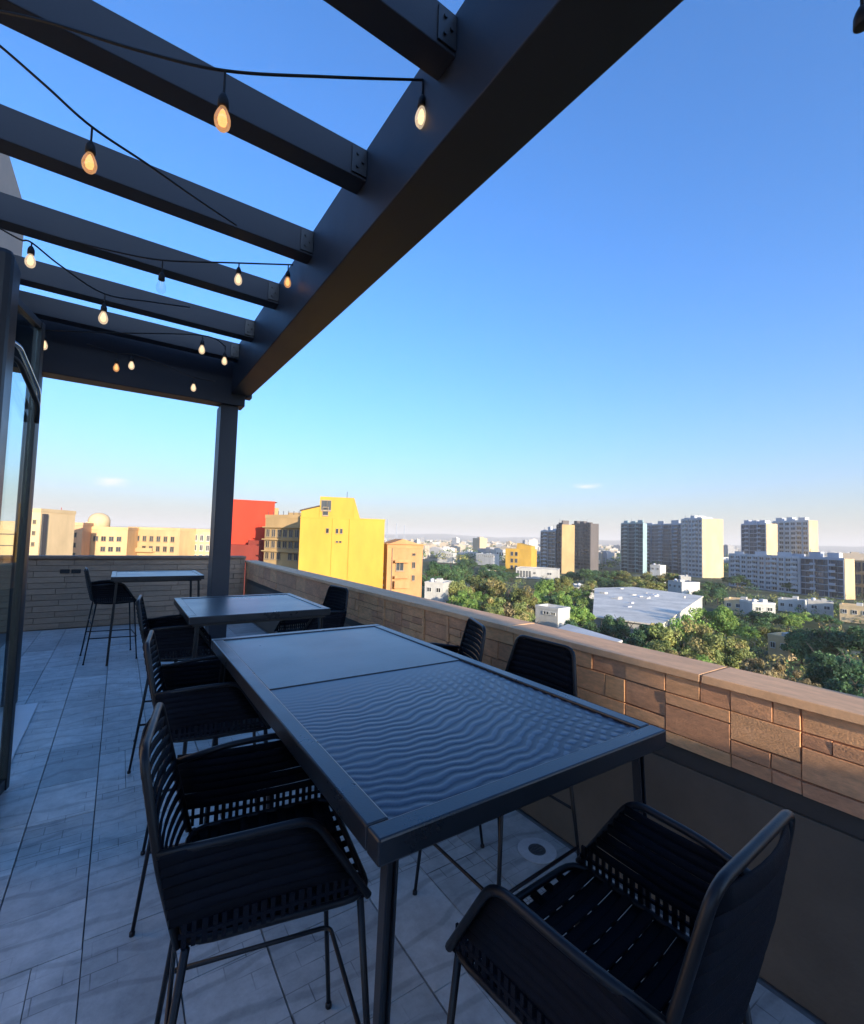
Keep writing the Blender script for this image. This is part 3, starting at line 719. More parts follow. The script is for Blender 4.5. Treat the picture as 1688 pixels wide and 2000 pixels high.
chairs = [   # x, y, heading of the front (deg, 0 = +Y, 90 = +X), label
    (0.900, 0.640, -3, 'near bar chair at the head of the long table, seen from behind'),
    (0.385, 1.345, 99, 'near left bar chair drawn up to the long table, its arm side facing the camera'),
    (0.430, 2.480, 96, 'second bar chair along the left side of the long table'),
    (0.435, 3.960, 95, 'bar chair at the left side of the square middle table'),
    (1.475, 1.580, -92, 'bar chair between long table and parapet, larger of two backs showing above the table'),
    (1.530, 2.265, -66, 'turned bar chair between long table and parapet, smaller dark back above the table'),
    (1.480, 4.150, -97, 'bar chair at the parapet side of the square middle table'),
    (-0.030, 7.180, 84, 'bar chair with tall back at the left of the farthest table'),
]
for i, (x, y, hd, lab) in enumerate(chairs):
    c = proto if i == 0 else copy_tree(proto)
    c.location = (x, y, 0); c.rotation_euler = (0, 0, R(-hd)); c['label'] = lab

# ------------------------------------------------------------------ city buildings
def plaster(name, col, **k): return mat(name, col, 0.85, k.get('var', 0.10), 0.9, 0.15, 3.0, spec=0.25, stretch=(1, 1, 0.35), stain=k.get('stain', 0.2), rnd=k.get('rnd', 0))
c_red = plaster('red_paint', (0.52, 0.050, 0.024)); c_red_shade = plaster('red_shade', (0.20, 0.035, 0.026))  # maroon tone stands for the red wall in shade
c_yel = plaster('yellow_paint', (0.56, 0.33, 0.055)); c_tan = plaster('tan_render', (0.46, 0.31, 0.15))
c_ora = plaster('orange_brick_render', (0.54, 0.29, 0.13), var=0.2, stain=0.25); c_beige = plaster('cream_render', (0.62, 0.41, 0.21), var=0.12)
c_pink = plaster('salmon_render', (0.62, 0.36, 0.20)); c_white = plaster('white_render', (0.56, 0.54, 0.50), stain=0.2, rnd=0.15)
c_cream = plaster('pale_cream_render', (0.64, 0.48, 0.28)); c_grey = plaster('grey_concrete', (0.56, 0.57, 0.59))
c_dk = plaster('dark_brown_cladding', (0.13, 0.115, 0.115)); c_teal = plaster('teal_cladding', (0.32, 0.45, 0.47)); c_blue = plaster('blue_grey_cladding', (0.44, 0.47, 0.53))
c_roof = plaster('roof_felt', (0.33, 0.31, 0.28), stain=0.3); c_sand = plaster('sandy_roof', (0.76, 0.68, 0.56), stain=0.25, var=0.15)
def wglass(name, col, r=0.12):
    return mat(name, col, r, 0.25, 0.8, spec=0.6, rnd=0.5)
g_dark = wglass('dark_window_glass', (0.040, 0.047, 0.058)); g_teal = wglass('teal_window_glass', (0.05, 0.095, 0.105)); g_blue = wglass('blue_window_glass', (0.055, 0.072, 0.098))
f_white = mat('window_frame_white', (0.55, 0.54, 0.50), 0.6); f_dark = mat('window_frame_dark', (0.05, 0.05, 0.055), 0.5); f_tan = mat('window_frame_tan', (0.26, 0.20, 0.13), 0.6)
WIN = {}
def window_me(fm, gm, mull=True):
    """unit window (1 x 1, facing -y): frame bars standing proud, pane set back"""
    key = (fm.name, gm.name, mull)
    if key not in WIN:
        b = MB()
        b.box(0, -0.12, 0, 1, 0.0, 0.09).box(-0.03, -0.16, -0.05, 1.03, 0.0, -0.001).box(0, -0.12, 0.93, 1, 0.0, 1).box(0, -0.12, 0.0905, 0.07, 0.0, 0.9295).box(0.93, -0.12, 0.0905, 1, 0.0, 0.9295)
        if mull: b.box(0.47, -0.10, 0.0905, 0.53, 0.0, 0.9295)
        b.box(0.0705, -0.03, 0.0905, 0.9295, 0.0, 0.9295, 1)
        WIN[key] = b.mesh('window', fm, gm)
    return WIN[key]
def building(name, label, p0, p1, ztop, back, wall, cat='building', parapet=True, group=None, zb=GZ):
    """box building whose visible front runs from p0 (left) to p1 (right); returns thing, width, height"""
    p0, p1 = Vector(p0), Vector(p1); d = Vector((p1.x - p0.x, p1.y - p0.y, 0)); w = d.length
    t = thing(name, label, cat, (p0.x, p0.y, zb), math.atan2(d.y, d.x), group)
    h = ztop - zb
    part('wall', MB().box(0, 0, -0.5, w, back, h), wall, t)
    if parapet:
        q = min(0.35, w * 0.04); ph_ = 0.5
        part('roof_edge', MB().box(-.06, -.06, h + .002, w + .06, q, h + ph_).box(-.06, back - q, h + .002, w + .06, back + .06, h + ph_).box(-.06, q + .002, h + .002, q, back - q - .002, h + ph_).box(w - q, q + .002, h + .002, w + .06, back - q - .002, h + ph_), wall, t)
    return t, w, h
def win(t, me, x, z, w, h, y=-0.004, side=0, W_=0):
    if side == 0: return link('window', me, t, (x, y, z), (0, 0, 0), (w, 1, h))
    return link('window', me, t, (W_ + .004, x, z), (0, 0, R(90)), (w, 1, h))
def hz(px, py, depth): return W(px, py, depth).z

# -- red block
pa, pb = W(452, 985, 78), W(537, 985, 80.8)
t, w, h = building('red_building', 'plain bright red building right of the pergola post', pa, pb, hz(470, 979, 80), 9, c_red, parapet=False)
part('roof_edge', MB().box(-.05, -.05, h + .002, w + .05, 9.05, h + .18), c_red, t)
part('stair_head', MB().box(w - 1.6, 1.5, h + .18, w + .55, 5, h + .2), c_red, t)
part('stair_head', MB().box(w + .002, 1.0, 0, w + .75, 6, h - .9), c_tan, t)
a_ = building('shade_block', 'added maroon block standing for shade low on the red building', W(450, 1060, 73), W(515, 1060, 75), hz(480, 1064, 75), 3.0, c_red_shade, parapet=False)  # added block, its maroon paints the shade low on the red wall
part('stair_head', MB().box(a_[1] - 2.3, .3, a_[2] + .002, a_[1] - .02, 2.6, a_[2] + .75), c_red_shade, a_[0])  # step in the outline of that painted shade
# -- tan apartment block with three rows of windows
pa, pb = W(519, 1010, 70), W(592, 1010, 67)
t, w, h = building('apartment_building', 'tan apartment block with rows of dark windows between red and yellow', pa, pb, hz(555, 1012, 68.5), 8, c_tan)
me = window_me(f_tan, g_dark)
for r_, (py, hh) in enumerate(((1043, 1.2), (1064, 1.05), (1087, 1.1))):
    zc = hz(555, py, 68.5) - GZ
    for k in range(6):
        if r_ == 2 and k == 3: continue
        win(t, me, 0.30 + k * (w - .5) / 6, zc - .5, (w - .5) / 6 * .68, hh)
for py in (1030, 1054, 1077):
    part('balcony_slab', MB().box(-.15, -.45, hz(555, py, 68.5) - GZ - .09, w * .98, -.005, hz(555, py, 68.5) - GZ + .06), c_tan, t)
part('roof_house', MB().box(w * .35, 2, h + .002, w, 6, h + .95), c_tan, t)
for k in range(7): part('railing_post', MB().box(.2 + k * w / 7.3, .3, h + .505, .26 + k * w / 7.3, .36, h + 1.1), f_dark, t)
# -- big yellow block
pa, pb = W(587, 1012, 55.5), W(752, 1012, 57.6)
t, w, h = building('yellow_building', 'large plain bright yellow building with a raised roof house', pa, pb, hz(670, 1014, 56.5), 9, c_yel, parapet=False)
part('roof_edge', MB().box(-.04, -.04, h + .002, w + .04, 9.04, h + .16), c_yel, t)
zr = hz(655, 971, 57) - GZ
rh = part('roof_house', MB().box(w * .215, .55, h + .162, w * .62, 4.5, zr), c_yel, t)
part('roof_slope', MB().add([(w*.621, .55, h+.162), (w*.70, .55, h+.162), (w*.621, .55, zr), (w*.621, 4.5, h+.162), (w*.70, 4.5, h+.162), (w*.621, 4.5, zr)], [(0,1,2),(3,5,4),(0,3,4,1),(1,4,5,2),(0,2,5,3)]), c_yel, t)
part('lean_to', MB().add([(.02,.5,h+.162),(w*.213,.5,h+.162),(w*.213,.5,h+1.45),(.02,.5,h+.85),(.02,4,h+.162),(w*.213,4,h+.162),(w*.213,4,h+1.45),(.02,4,h+.85)], [(0,1,2,3),(4,7,6,5),(0,3,7,4),(3,2,6,7),(1,5,6,2)]), c_yel, t)
part('lean_to_roof', MB().add([(-.15,.35,h+.86),(w*.213,.35,h+1.52),(w*.213,4.1,h+1.52),(-.15,4.1,h+.86),(-.15,.35,h+.98),(w*.213,.35,h+1.64),(w*.213,4.1,h+1.64),(-.15,4.1,h+.98)], [(0,3,2,1),(4,5,6,7),(0,1,5,4),(2,3,7,6),(0,4,7,3),(1,2,6,5)]), c_dk, t)
me = window_me(f_tan, g_dark, False)
for xx, zz_, ww, hh in ((.23, zr - 1.75, .75, 1.35), (.30, zr - 1.75, .5, 1.35), (.25, h + .35, .7, 1.1)):
    win(t, me, w * xx, zz_, ww, hh, .545)
for xx, py, ww, hh in ((.30, 1037, .35, .62), (.415, 1037, .32, .62), (.465, 1037, .32, .62), (.42, 1058, .30, .22), (.46, 1058, .30, .22)):
    win(t, me, w * xx, hz(650, py, 56.4) - GZ - hh / 2, ww, hh)
part('downpipe', MB().tube([(w * .375, -.06, 2), (w * .375, -.06, h)], .05, 6), c_yel, t); part('downpipe', MB().tube([(w * .575, -.06, 2), (w * .575, -.06, h)], .05, 6), c_yel, t)
part('antenna', MB().tube([(w * .535, 1, zr), (w * .535, 1, zr + .8)], .035, 6), f_dark, t)
# -- orange block right of the yellow one
pa, pb = W(757, 1070, 62), W(826, 1070, 64.5)
t, w, h = building('orange_building', 'weathered orange building with balconies right of the yellow building', pa, pb, hz(795, 1070, 66), 6, c_ora)
part('gable', MB().add([(.1, .2, h + .5), (w - .1, .2, h + .5), (w * .45, .2, h + 1.25), (.1, 3, h + .5), (w - .1, 3, h + .5), (w * .45, 3, h + 1.25)], [(0,1,2),(3,5,4),(0,2,5,3),(1,4,5,2),(0,3,4,1)]), c_ora, t)
part('eave', MB().box(-.3, -.35, h + .502, w + .3, 0, h + .62), c_ora, t)
me = window_me(f_tan, g_dark)
for px, py, ww, hh in ((808, 1082, .5, .35), (808, 1102, .5, .9), (808, 1126, .45, .8), (781, 1104, 1.2, 1.2)):
    win(t, me, (px - 757) / 69 * w - ww / 2, hz(px, py, 66) - GZ - hh / 2, ww, hh)
for py in (1095, 1124, 1142):
    part('balcony', MB().box(w * .16, -.8, hz(790, py, 66) - GZ - .1, w * .58, -.003, hz(790, py, 66) - GZ + .04).box(w * .16, -.8, hz(790, py, 66) - GZ + .041, w * .58, -.74, hz(790, py, 66) - GZ + (.95 if py == 1142 else .3)), c_ora, t)
part('downpipe', MB().tube([(w * .13, -.06, 2), (w * .13, -.06, h)], .05, 6), f_dark, t)
for k in range(9): part('stair_rail', MB().box(-.9, .4 + .1 * k, h - 8 + k * .95, -.05, .5 + .1 * k, h - 7.85 + k * .95), f_dark, t)
# -- cream and salmon row beyond the end wall
def facade(t, w, z0, cols, rows, ww, hh, pitch, me, x0=0.5, skip=0.0):
    for r_ in range(rows):
        for k in range(cols):
            if random.random() < skip: continue
            win(t, me, x0 + k * (w - 2 * x0) / cols, z0 + r_ * pitch, ww, hh)
me_t, me_d = window_me(f_tan, g_dark), window_me(f_white, g_dark)
t, w, h = building('cream_block', 'narrow tall cream block seen just right of the glass screen', W(58, 1000, 62), W(80, 1000, 62), hz(70, 1000, 62), 6, c_cream)
part('fire_stair', MB().box(w + .01, .2, 2, w + .25, .9, h - .2), f_dark, t)
facade(t, w, h - 4.6, 1, 3, .4, .55, 1.5, me_t, .6)
t, w, h = building('salmon_house', 'salmon coloured apartment house with small windows beyond the end wall', W(85, 1025, 78), W(162, 1025, 80), hz(120, 1025, 79), 8, c_pink)
facade(t, w, h - 5.6, 5, 3, .62, .85, 1.75, me_t, .5, .1)
part('mast', MB().tube([(w * .36, 1, h), (w * .36, 1, h + 3.0)], .05, 6), c_red, t); part('roof_box', MB().box(w * .12, 1.5, h + .002, w * .3, 4, h + 1.0), c_pink, t)
t, w, h = building('domed_house', 'cream apartment house with a round water tank on its roof', W(162, 1032, 84), W(250, 1034, 86), hz(205, 1034, 85), 9, c_beige)
facade(t, w, h - 6.0, 5, 3, .8, .95, 1.9, me_t, .5, .12)
part('water_tank', MB().lathe([(1.75, 0), (1.75, 1.7), (1.55, 2.3), (1.15, 2.75), (.6, 3.02), (.05, 3.1)], 20, c=(w * .22, 2.5, h + .01)), c_cream, t, smooth=True)
part('tank_wing', MB().box(.02, .8, h + .002, w * .12, 4, h + 1.25), c_cream, t)
t, w, h = building('long_cream_terrace', 'long cream row house with a flat roof and many windows, left of the post', W(250, 1034, 92), W(352, 1038, 90), hz(300, 1035, 91), 10, c_beige)
facade(t, w, h - 6.2, 7, 3, .85, 1.1, 1.95, me_t, .4, .1); part('balcony', MB().box(1, -.9, h - 4.4, w * .55, -.002, h - 4.2).box(1, -.9, h - 4.19, w * .55, -.84, h - 3.6), c_beige, t)
t, w, h = building('pale_end_house', 'pale house with tall white framed windows, just left of the pergola post', W(352, 1036, 95), W(420, 1040, 94), hz(390, 1038, 94), 9, c_cream)
facade(t, w, h - 6.0, 5, 3, .75, 1.3, 2.0, me_d, .4)
t, w, h = building('yellow_slab_house', 'low yellow house with dark floor lines seen through the glass screen', W(-30, 1022, 70), W(50, 1024, 72), hz(20, 1024, 71), 8, c_beige)
for k in range(3): part('floor_band', MB().box(-.05, -.12, h - 1.6 - k * 1.75, w + .05, -.002, h - 1.45 - k * 1.75), f_dark, t)

# -- towers: front face turned away from the sun, narrow end wall towards it
FD = Vector((-0.34, -0.94, 0)).normalized()     # left to right along a tower front
BD = Vector((0.94, -0.34, 0))                   # away from the front
def tower(name, label, pxl, pxc, pxr, depth, ytop, wall, gm, fm, end=None, storeys=12, cols=7, zb=GZ, ybase=None, crown=True, style='grid', group=None):
    c = W(pxc, 1050, depth); z1 = hz(pxc, ytop, depth)
    lo, hi = 0.5, 200.0
    for _ in range(40):
        m_ = (lo + hi) / 2
        if px_of(c - FD * m_) > pxl: lo = m_
        else: hi = m_
    w = lo; lo, hi = 0.2, 120.0
    for _ in range(40):
        m_ = (lo + hi) / 2
        if px_of(c + BD * m_) < pxr: lo = m_
        else: hi = m_
    dpt = max(lo, 0.5)
    p0 = c - FD * w
    t = thing(name, label, 'tower', (p0.x, p0.y, zb), math.atan2(FD.y, FD.x), group)
    h = z1 - zb
    part('wall', MB().box(0, 0, -.5, w, dpt if pxr > pxc + 2 else 14, h), wall, t)
    bk = dpt if pxr > pxc + 2 else 14
    if end: part('end_wall', MB().box(w + .002, -.3, -.5, w + .45, bk, h + .6), end, t)
    st = h / storeys; me = window_me(fm, gm)
    for r_ in range(storeys):
        if style == 'grid':
            for k in range(cols): win(t, me, (k + .12) * w / cols, r_ * st + st * .22, w / cols * .76, st * .62)
        else:
            for k in range(cols): win(t, me, (k + .04) * w / cols, r_ * st + st * .10, w / cols * .92, st * .80)
    bal = MB().box(0, -1.3, 0, 1, -.004, .16).box(0, -1.3, .161, 1, -1.2, 1.0)
    bme = bal.mesh('balcony', wall)
    for k in range(1, cols, 3):
        for r_ in range(1, storeys):
            link('balcony', bme, t, (k * w / cols + .1, 0, r_ * st), (0, 0, 0), (w / cols - .2, 1, 1))
    n_p = cols if style == 'grid' else max(2, cols // 2)
    for k in range(n_p + 1): part('pier', MB().box(k * w / n_p - .16, -.5, 0, k * w / n_p + .16, -.002, h + .2), wall, t)
    for r_ in range(0, storeys + 1, 2 if style == 'grid' else 3): part('floor_band', MB().box(-.1, -.30, r_ * st - .18, w + .1, -.003, r_ * st + .18), wall, t)
    if crown:
        for k in range(3):
            x0 = w * (.06 + .32 * k); part('antenna', MB().tube([(x0, 2, h), (x0, 2, h + random.uniform(3, 5))], .09, 5), f_dark, t)
            part('roof_house', MB().box(x0, 1, h + .002, x0 + w * random.uniform(.14, .22), bk * .6, h + random.uniform(1.4, 3.6)), wall, t)
        part('roof_edge', MB().box(-.1, -.15, h + .002, w + .1, .2, h + .9), wall, t)
    return t
G = 'tower blocks on the skyline'
tower('office_tower', 'slim dark grey tower, leftmost of the skyline towers', 1057, 1086, 1098, 330, 1038, c_grey, g_dark, f_dark, c_dk, 11, 4, style='glass', group=G)
tower('office_tower', 'tan edged tower in the middle of the dark trio', 1088, 1098, 1122, 318, 1026, c_dk, g_dark, f_dark, c_tan, 12, 2, group=G)
tower('office_tower', 'broad dark brown tower standing right of the small yellow building', 1117, 1154, 1169, 360, 1024, c_dk, g_dark, f_dark, c_dk, 13, 6, style='glass', group=G)
tower('glass_tower', 'teal glass tower at the left of the central skyline group', 1214, 1257, 1264, 345, 1022, c_teal, g_teal, f_dark, None, 13, 6, style='glass', group=G)
tower('glass_tower', 'dark middle tower of the central skyline group', 1254, 1336, 1342, 350, 1024, c_blue, g_blue, f_dark, None, 13, 9, style='glass', group=G)
tower('apartment_tower', 'grey gridded apartment tower with a sunlit cream end wall', 1332, 1372, 1412, 315, 1014, c_grey, g_blue, f_white, c_cream, 13, 6, group=G)
tower('apartment_tower', 'blue grey tower with cream end wall, left of the right hand pair', 1449, 1497, 1518, 330, 1024, c_blue, g_blue, f_dark, c_cream, 12, 6, style='glass', group=G)
tower('apartment_tower', 'rightmost tall tower with white frames and a bright end wall', 1510, 1580, 1597, 320, 1018, c_grey, g_dark, f_white, c_cream, 12, 6, group=G)
tower('apartment_block', 'wide grey lower block in front of the right hand towers', 1425, 1560, 1566, 222, 1090, c_grey, g_blue, f_white, None, 7, 11, group=G)
tower('apartment_block', 'low blue grey block with bright cream end, at the right edge', 1538, 1648, 1666, 204, 1094, c_blue, g_blue, f_dark, c_cream, 6, 9, style='glass', group=G)
tower('parking_block', 'low yellowish block with dark open floors at the right edge', 1664, 1740, 1770, 200, 1098, c_beige, g_dark, f_tan, c_cream, 3, 4, style='glass', crown=False, group=G)
# -- small yellow building and its neighbours
t, w, h = building('small_yellow_building', 'small bright yellow building standing among trees left of the dark towers', W(988, 1070, 290), W(1038, 1070, 282), hz(1012, 1072, 286), 12, c_yel, parapet=False)
part('roof_house', MB().add([(w*.40,1,h+.01),(w*.98,1,h+.01),(w*.98,1,h+1.8),(w*.44,1,h+3.6),(w*.40,9,h+.01),(w*.98,9,h+.01),(w*.98,9,h+1.8),(w*.44,9,h+3.6)], [(0,1,2,3),(4,7,6,5),(0,3,7,4),(3,2,6,7),(1,5,6,2)]), c_yel, t)
for r_ in range(3):
    for k in range(2): win(t, window_me(f_tan, g_dark, False), w * (.20 + .17 * k), h - 4.5 - r_ * 4.2, w * .11, 2.6)
t, w, h = building('white_hall', 'low white hall in front of the small yellow building', W(1008, 1112, 270), W(1090, 1112, 262), hz(1050, 1112, 266), 14, c_white)
for k in range(5): win(t, me_d, w * (.03 + .07 * k), h - 5.4, w * .055, 4.6)
win(t, me_d, w * .74, h - 3.0, w * .12, 1.4); win(t, me_d, w * .42, h - 3.0, w * .06, 1.4)

# -- big pale roof, white houses and sheds down among the trees
def slab_house(name, label, quad, z, wall, roof, cat='building', group=None):
    pts = [WZ(px, py, z) for px, py in quad]; o = pts[0]
    t = thing(name, label, cat, (o.x, o.y, GZ), 0, group)
    poly = [(p.x - o.x, p.y - o.y) for p in pts]
    ar = sum(poly[i][0] * poly[(i+1) % len(poly)][1] - poly[(i+1) % len(poly)][0] * poly[i][1] for i in range(len(poly)))
    if ar < 0: poly.reverse()
    part('wall', MB().prism(poly, -.5, z - GZ), wall, t)
    cx_, cy_ = sum(p[0] for p in poly) / len(poly), sum(p[1] for p in poly) / len(poly)
    big = [(cx_ + (px - cx_) * 1.02, cy_ + (py - cy_) * 1.02) for px, py in poly]
    part('roof', MB().prism(big, z - GZ + .003, z - GZ + .25), roof, t)
    return t, (cx_, cy_), z - GZ + .25
t, c, zr = slab_house('market_hall', 'wide low hall with a pale sandy flat roof among the trees', [(1160, 1205), (1290, 1222), (1372, 1166), (1238, 1148), (1163, 1150)], -13.5, c_white, c_sand)
rq = [WZ(px, py, -13.5) for px, py in ((1160, 1205), (1290, 1222), (1372, 1166), (1238, 1148), (1163, 1150))]
for k in range(16):
    wts = np.array([random.expovariate(1.0) for _ in rq]); wts /= wts.sum()
    x0 = sum(w_ * p.x for w_, p in zip(wts, rq)) - rq[0].x; y0 = sum(w_ * p.y for w_, p in zip(wts, rq)) - rq[0].y; s = random.uniform(.4, 2.4)
    part('roof_unit', MB().box(x0, y0, zr + .002, x0 + s, y0 + s * random.uniform(.3, 1.4), zr + random.uniform(.15, .5)), random.choice([c_grey, c_sand, c_sand]), t)
t, c, zr = slab_house('long_shed', 'long low white shed roof running just beyond the parapet', [(1088, 1232), (1190, 1262), (1215, 1254), (1110, 1222)], -11.6, c_white, c_white, 'shed')
t, w, h = building('white_cube_house', 'small white cube house beside the bright green tree', W(1046, 1190, 92), W(1090, 1190, 88), hz(1068, 1190, 90), 4, c_white)
win(t, me_d, w * .35, h - 1.0, w * .28, .6); win(t, me_d, w * .70, h - 1.0, w * .2, .6)
houses = [  # px left, px right, roof y, depth, label
    (1500, 1540, 1243, 92, 'lone white house glimpsed between the big olive tree and the dark trees'),
    (1270, 1290, 1105, 240, 'tiny white roof house below the central glass tower'),
    (1330, 1350, 1128, 200, 'white boxy house below the gridded apartment tower'),
    (1305, 1332, 1136, 190, 'pale stepped house at the right end of the sandy roof'),
    (1415, 1470, 1172, 150, 'low white house in front of the wide grey block'),
    (1470, 1515, 1180, 140, 'white flat roofed house in the right hand white row'),
    (1520, 1570, 1172, 160, 'white house with grey windows below the low blue block'),
    (1578, 1628, 1176, 150, 'wide white house near the right edge of the city'),
    (1640, 1700, 1184, 140, 'white house cut by the right edge of the picture'),
    (830, 866, 1140, 120, 'white van sized house at the foot of the orange building'),
    (855, 886, 1080, 420, 'white house on the far slope above the dark trees'),
    (930, 965, 1082, 400, 'long white house on the far slope left of the small yellow building'),
    (935, 960, 1116, 260, 'pale wall house behind the olive trees'),
    (1120, 1165, 1146, 180, 'low cream house left of the sandy roof'),
]
for i, (xl, xr, yt, dp, lab) in enumerate(houses):
    t, w, h = building('white_house', lab, W(xl, yt, dp), W(xr, yt, dp * random.uniform(.96, 1.0)), hz((xl + xr) / 2, yt, dp), random.uniform(5, 9), c_white if i % 4 else c_cream, 'house', group='low white houses among the trees')
    n_ = max(2, int(w / 2.2))
    for k in range(n_): win(t, me_d, (k + .25) * w / n_, h - 2.1, w / n_ * .5, 1.2)
    part('roof_unit', MB().box(w * .55, 1, h + .002, w * .75, 3, h + random.uniform(.8, 1.6)), c_white, t)
    if i % 2: part('water_tank', MB().lathe([(.6, 0), (.6, 1.1), (.2, 1.3)], 12, c=(w * .25, 2, h + .003)), c_grey, t, smooth=True)
# lattice masts on the far skyline
for px, yt, dp, lab in ((757, 1014, 420, 'thin lattice mast just right of the yellow building'), (775, 1022, 520, 'second thin mast above the orange building'), (790, 1026, 640, 'third small mast above the orange building roof')):
    p = W(px, yt, dp); hh = p.z - GZ
    t = thing('lattice_mast', lab, 'mast', (p.x, p.y, GZ), group='masts on the skyline')
    b = MB()
    for sx, sy in ((-1, -1), (1, -1), (1, 1), (-1, 1)): b.tube([(sx * 1.6, sy * 1.6, 0), (sx * .25, sy * .25, hh)], .12, 4)
    for k in range(12):
        z0 = hh * k / 12; z1_ = hh * (k + 1) / 12; q0 = 1.6 - 1.35 * k / 12; q1 = 1.6 - 1.35 * (k + 1) / 12
        b.tube([(-q0, -q0, z0), (q1, -q1, z1_)], .07, 4); b.tube([(q0, -q0, z0), (-q1, -q1, z1_)], .07, 4)
    part('lattice', b, c_blue, t); part('arm', MB().tube([(-3, 0, hh * .96), (3, 0, hh * .96)], .12, 4), c_blue, t)

# ------------------------------------------------------------------ trees
rng = np.random.default_rng(11)
m_leaf = attr_mat('foliage', 0.65, 0.28, 1.0, 0.25, 0.30)
m_bark = mat('bark', (0.075, 0.055, 0.040), 0.9, 0.3, 3.0, 0.4, 8.0)
def leaf_cloud(centers, radii, n_per, size, cols, flat=0.75):
    """leaf-sized quads spread through clump volumes, denser towards each clump's skin"""
    cs = np.repeat(np.arange(len(centers)), n_per)
    n = len(cs)
    d = rng.normal(size=(n, 3)); d /= np.linalg.norm(d, axis=1)[:, None]
    rr = radii[cs] * rng.uniform(0.35, 1.08, n) ** 0.6
    p = centers[cs] + d * rr[:, None] * np.array([1, 1, flat])
    nr = d + rng.normal(size=(n, 3)) * 0.7; nr[:, 2] += 0.35; nr /= np.linalg.norm(nr, axis=1)[:, None]
    t = np.cross(nr, rng.normal(size=(n, 3))); t /= np.linalg.norm(t, axis=1)[:, None]
    b = np.cross(nr, t)
    s = size * rng.uniform(0.6, 1.35, n)
    ts, bs = t * s[:, None], b * (s * 0.62)[:, None]
    V4 = np.stack([p - ts, p - bs * .9 + nr * (s * .12)[:, None], p + ts, p + bs * .9], 1).reshape(-1, 3)
    cl = np.array(cols); base = cl[rng.integers(0, len(cl), len(centers))][cs]
    c = base * rng.uniform(0.62, 1.4, n)[:, None]
    return V4, np.repeat(c, 4, 0)
def quads_mesh(name, V4, C4, material):
    n = len(V4) // 4
    me = bpy.data.meshes.new(name)
    me.vertices.add(len(V4)); me.vertices.foreach_set('co', V4.astype('f').ravel())
    me.loops.add(4 * n); me.loops.foreach_set('vertex_index', np.arange(4 * n, dtype=np.int32))
    me.polygons.add(n); me.polygons.foreach_set('loop_start', (np.arange(n) * 4).astype(np.int32))
    me.update(calc_edges=True)
    a_ = me.attributes.new('tint', 'FLOAT_COLOR', 'POINT')
    a_.data.foreach_set('color', np.concatenate([C4, np.ones((len(C4), 1))], 1).astype('f').ravel())
    me.materials.append(material)
    return me
PAL = {'olive': [(0.285, 0.285, 0.084), (0.236, 0.261, 0.084), (0.310, 0.261, 0.099), (0.199, 0.244, 0.075)],
       'green': [(0.221, 0.337, 0.073), (0.168, 0.286, 0.068), (0.259, 0.362, 0.088)],
       'dark': [(0.075, 0.150, 0.060), (0.060, 0.125, 0.060), (0.100, 0.175, 0.066)],
       'rust': [(0.278, 0.211, 0.096), (0.211, 0.188, 0.073), (0.307, 0.240, 0.119)]}
CROWN, TRUNK = {}, []
for kind, cols in PAL.items():
    for vnt in range(3):
        nc = 40 + 8 * vnt
        ctr = []
        lobes = rng.uniform(-0.55, 0.55, (5 + vnt, 3)); lobes[:, 2] *= 0.8; lr = rng.uniform(0.30, 0.52, 5 + vnt)
        while len(ctr) < nc:
            j = rng.integers(len(lobes)); q = rng.normal(size=3); q = lobes[j] + q / np.linalg.norm(q) * lr[j] * rng.uniform(0.55, 1.0)
            if q[2] > -0.70: ctr.append(q * np.array([1, 1, 0.86]))
        ctr = np.array(ctr); rad = rng.uniform(0.12, 0.30, nc)
        V4, C4 = leaf_cloud(ctr, rad, 170, 0.046, cols)
        CROWN[kind, vnt] = quads_mesh('crown', V4, C4, m_leaf)
for vnt in range(3):
    b = MB(); r0 = random.Random(vnt)
    b.tube([(0, 0, -0.05), (r0.uniform(-.02, .02), r0.uniform(-.02, .02), .35), (r0.uniform(-.05, .05), r0.uniform(-.05, .05), .75)], [.032, .024, .012], 7)
    for k in range(7):
        an = k * 0.9 + r0.uniform(-.3, .3); z0 = r0.uniform(.28, .6)
        b.tube([(0, 0, z0), (math.cos(an) * .12, math.sin(an) * .12, z0 + .13), (math.cos(an) * .26, math.sin(an) * .26, z0 + .30)], [.014, .009, .004], 5)
    TRUNK.append(b.mesh('trunk', m_bark, smooth=True))
LAB = {
 'bank': 'dark green tree in the bank below the sandy flat roof',
 'bright': 'bright green tree beside the small white cube house',
 'big': 'olive tree in the large clump near the right end of the parapet',
 'rust': 'rusty tipped tree close beyond the parapet',
 'edge': 'deep green tree in the dark mass at the right edge',
 'clump': 'olive tree in the round clump right of the orange building',
 'slope': 'dark tree on the slope behind the orange building',
 'mid': 'mid green tree left of the sandy roof',
 'row': 'tree in the row at the foot of the towers',
 'tall': 'dense dark tree below the gridded apartment tower',
 'court': 'tree among the white houses on the right'}
ORD = ['leftmost', 'second', 'third', 'fourth', 'fifth', 'sixth', 'seventh', 'eighth', 'ninth', 'tenth', 'eleventh', 'twelfth', 'thirteenth']
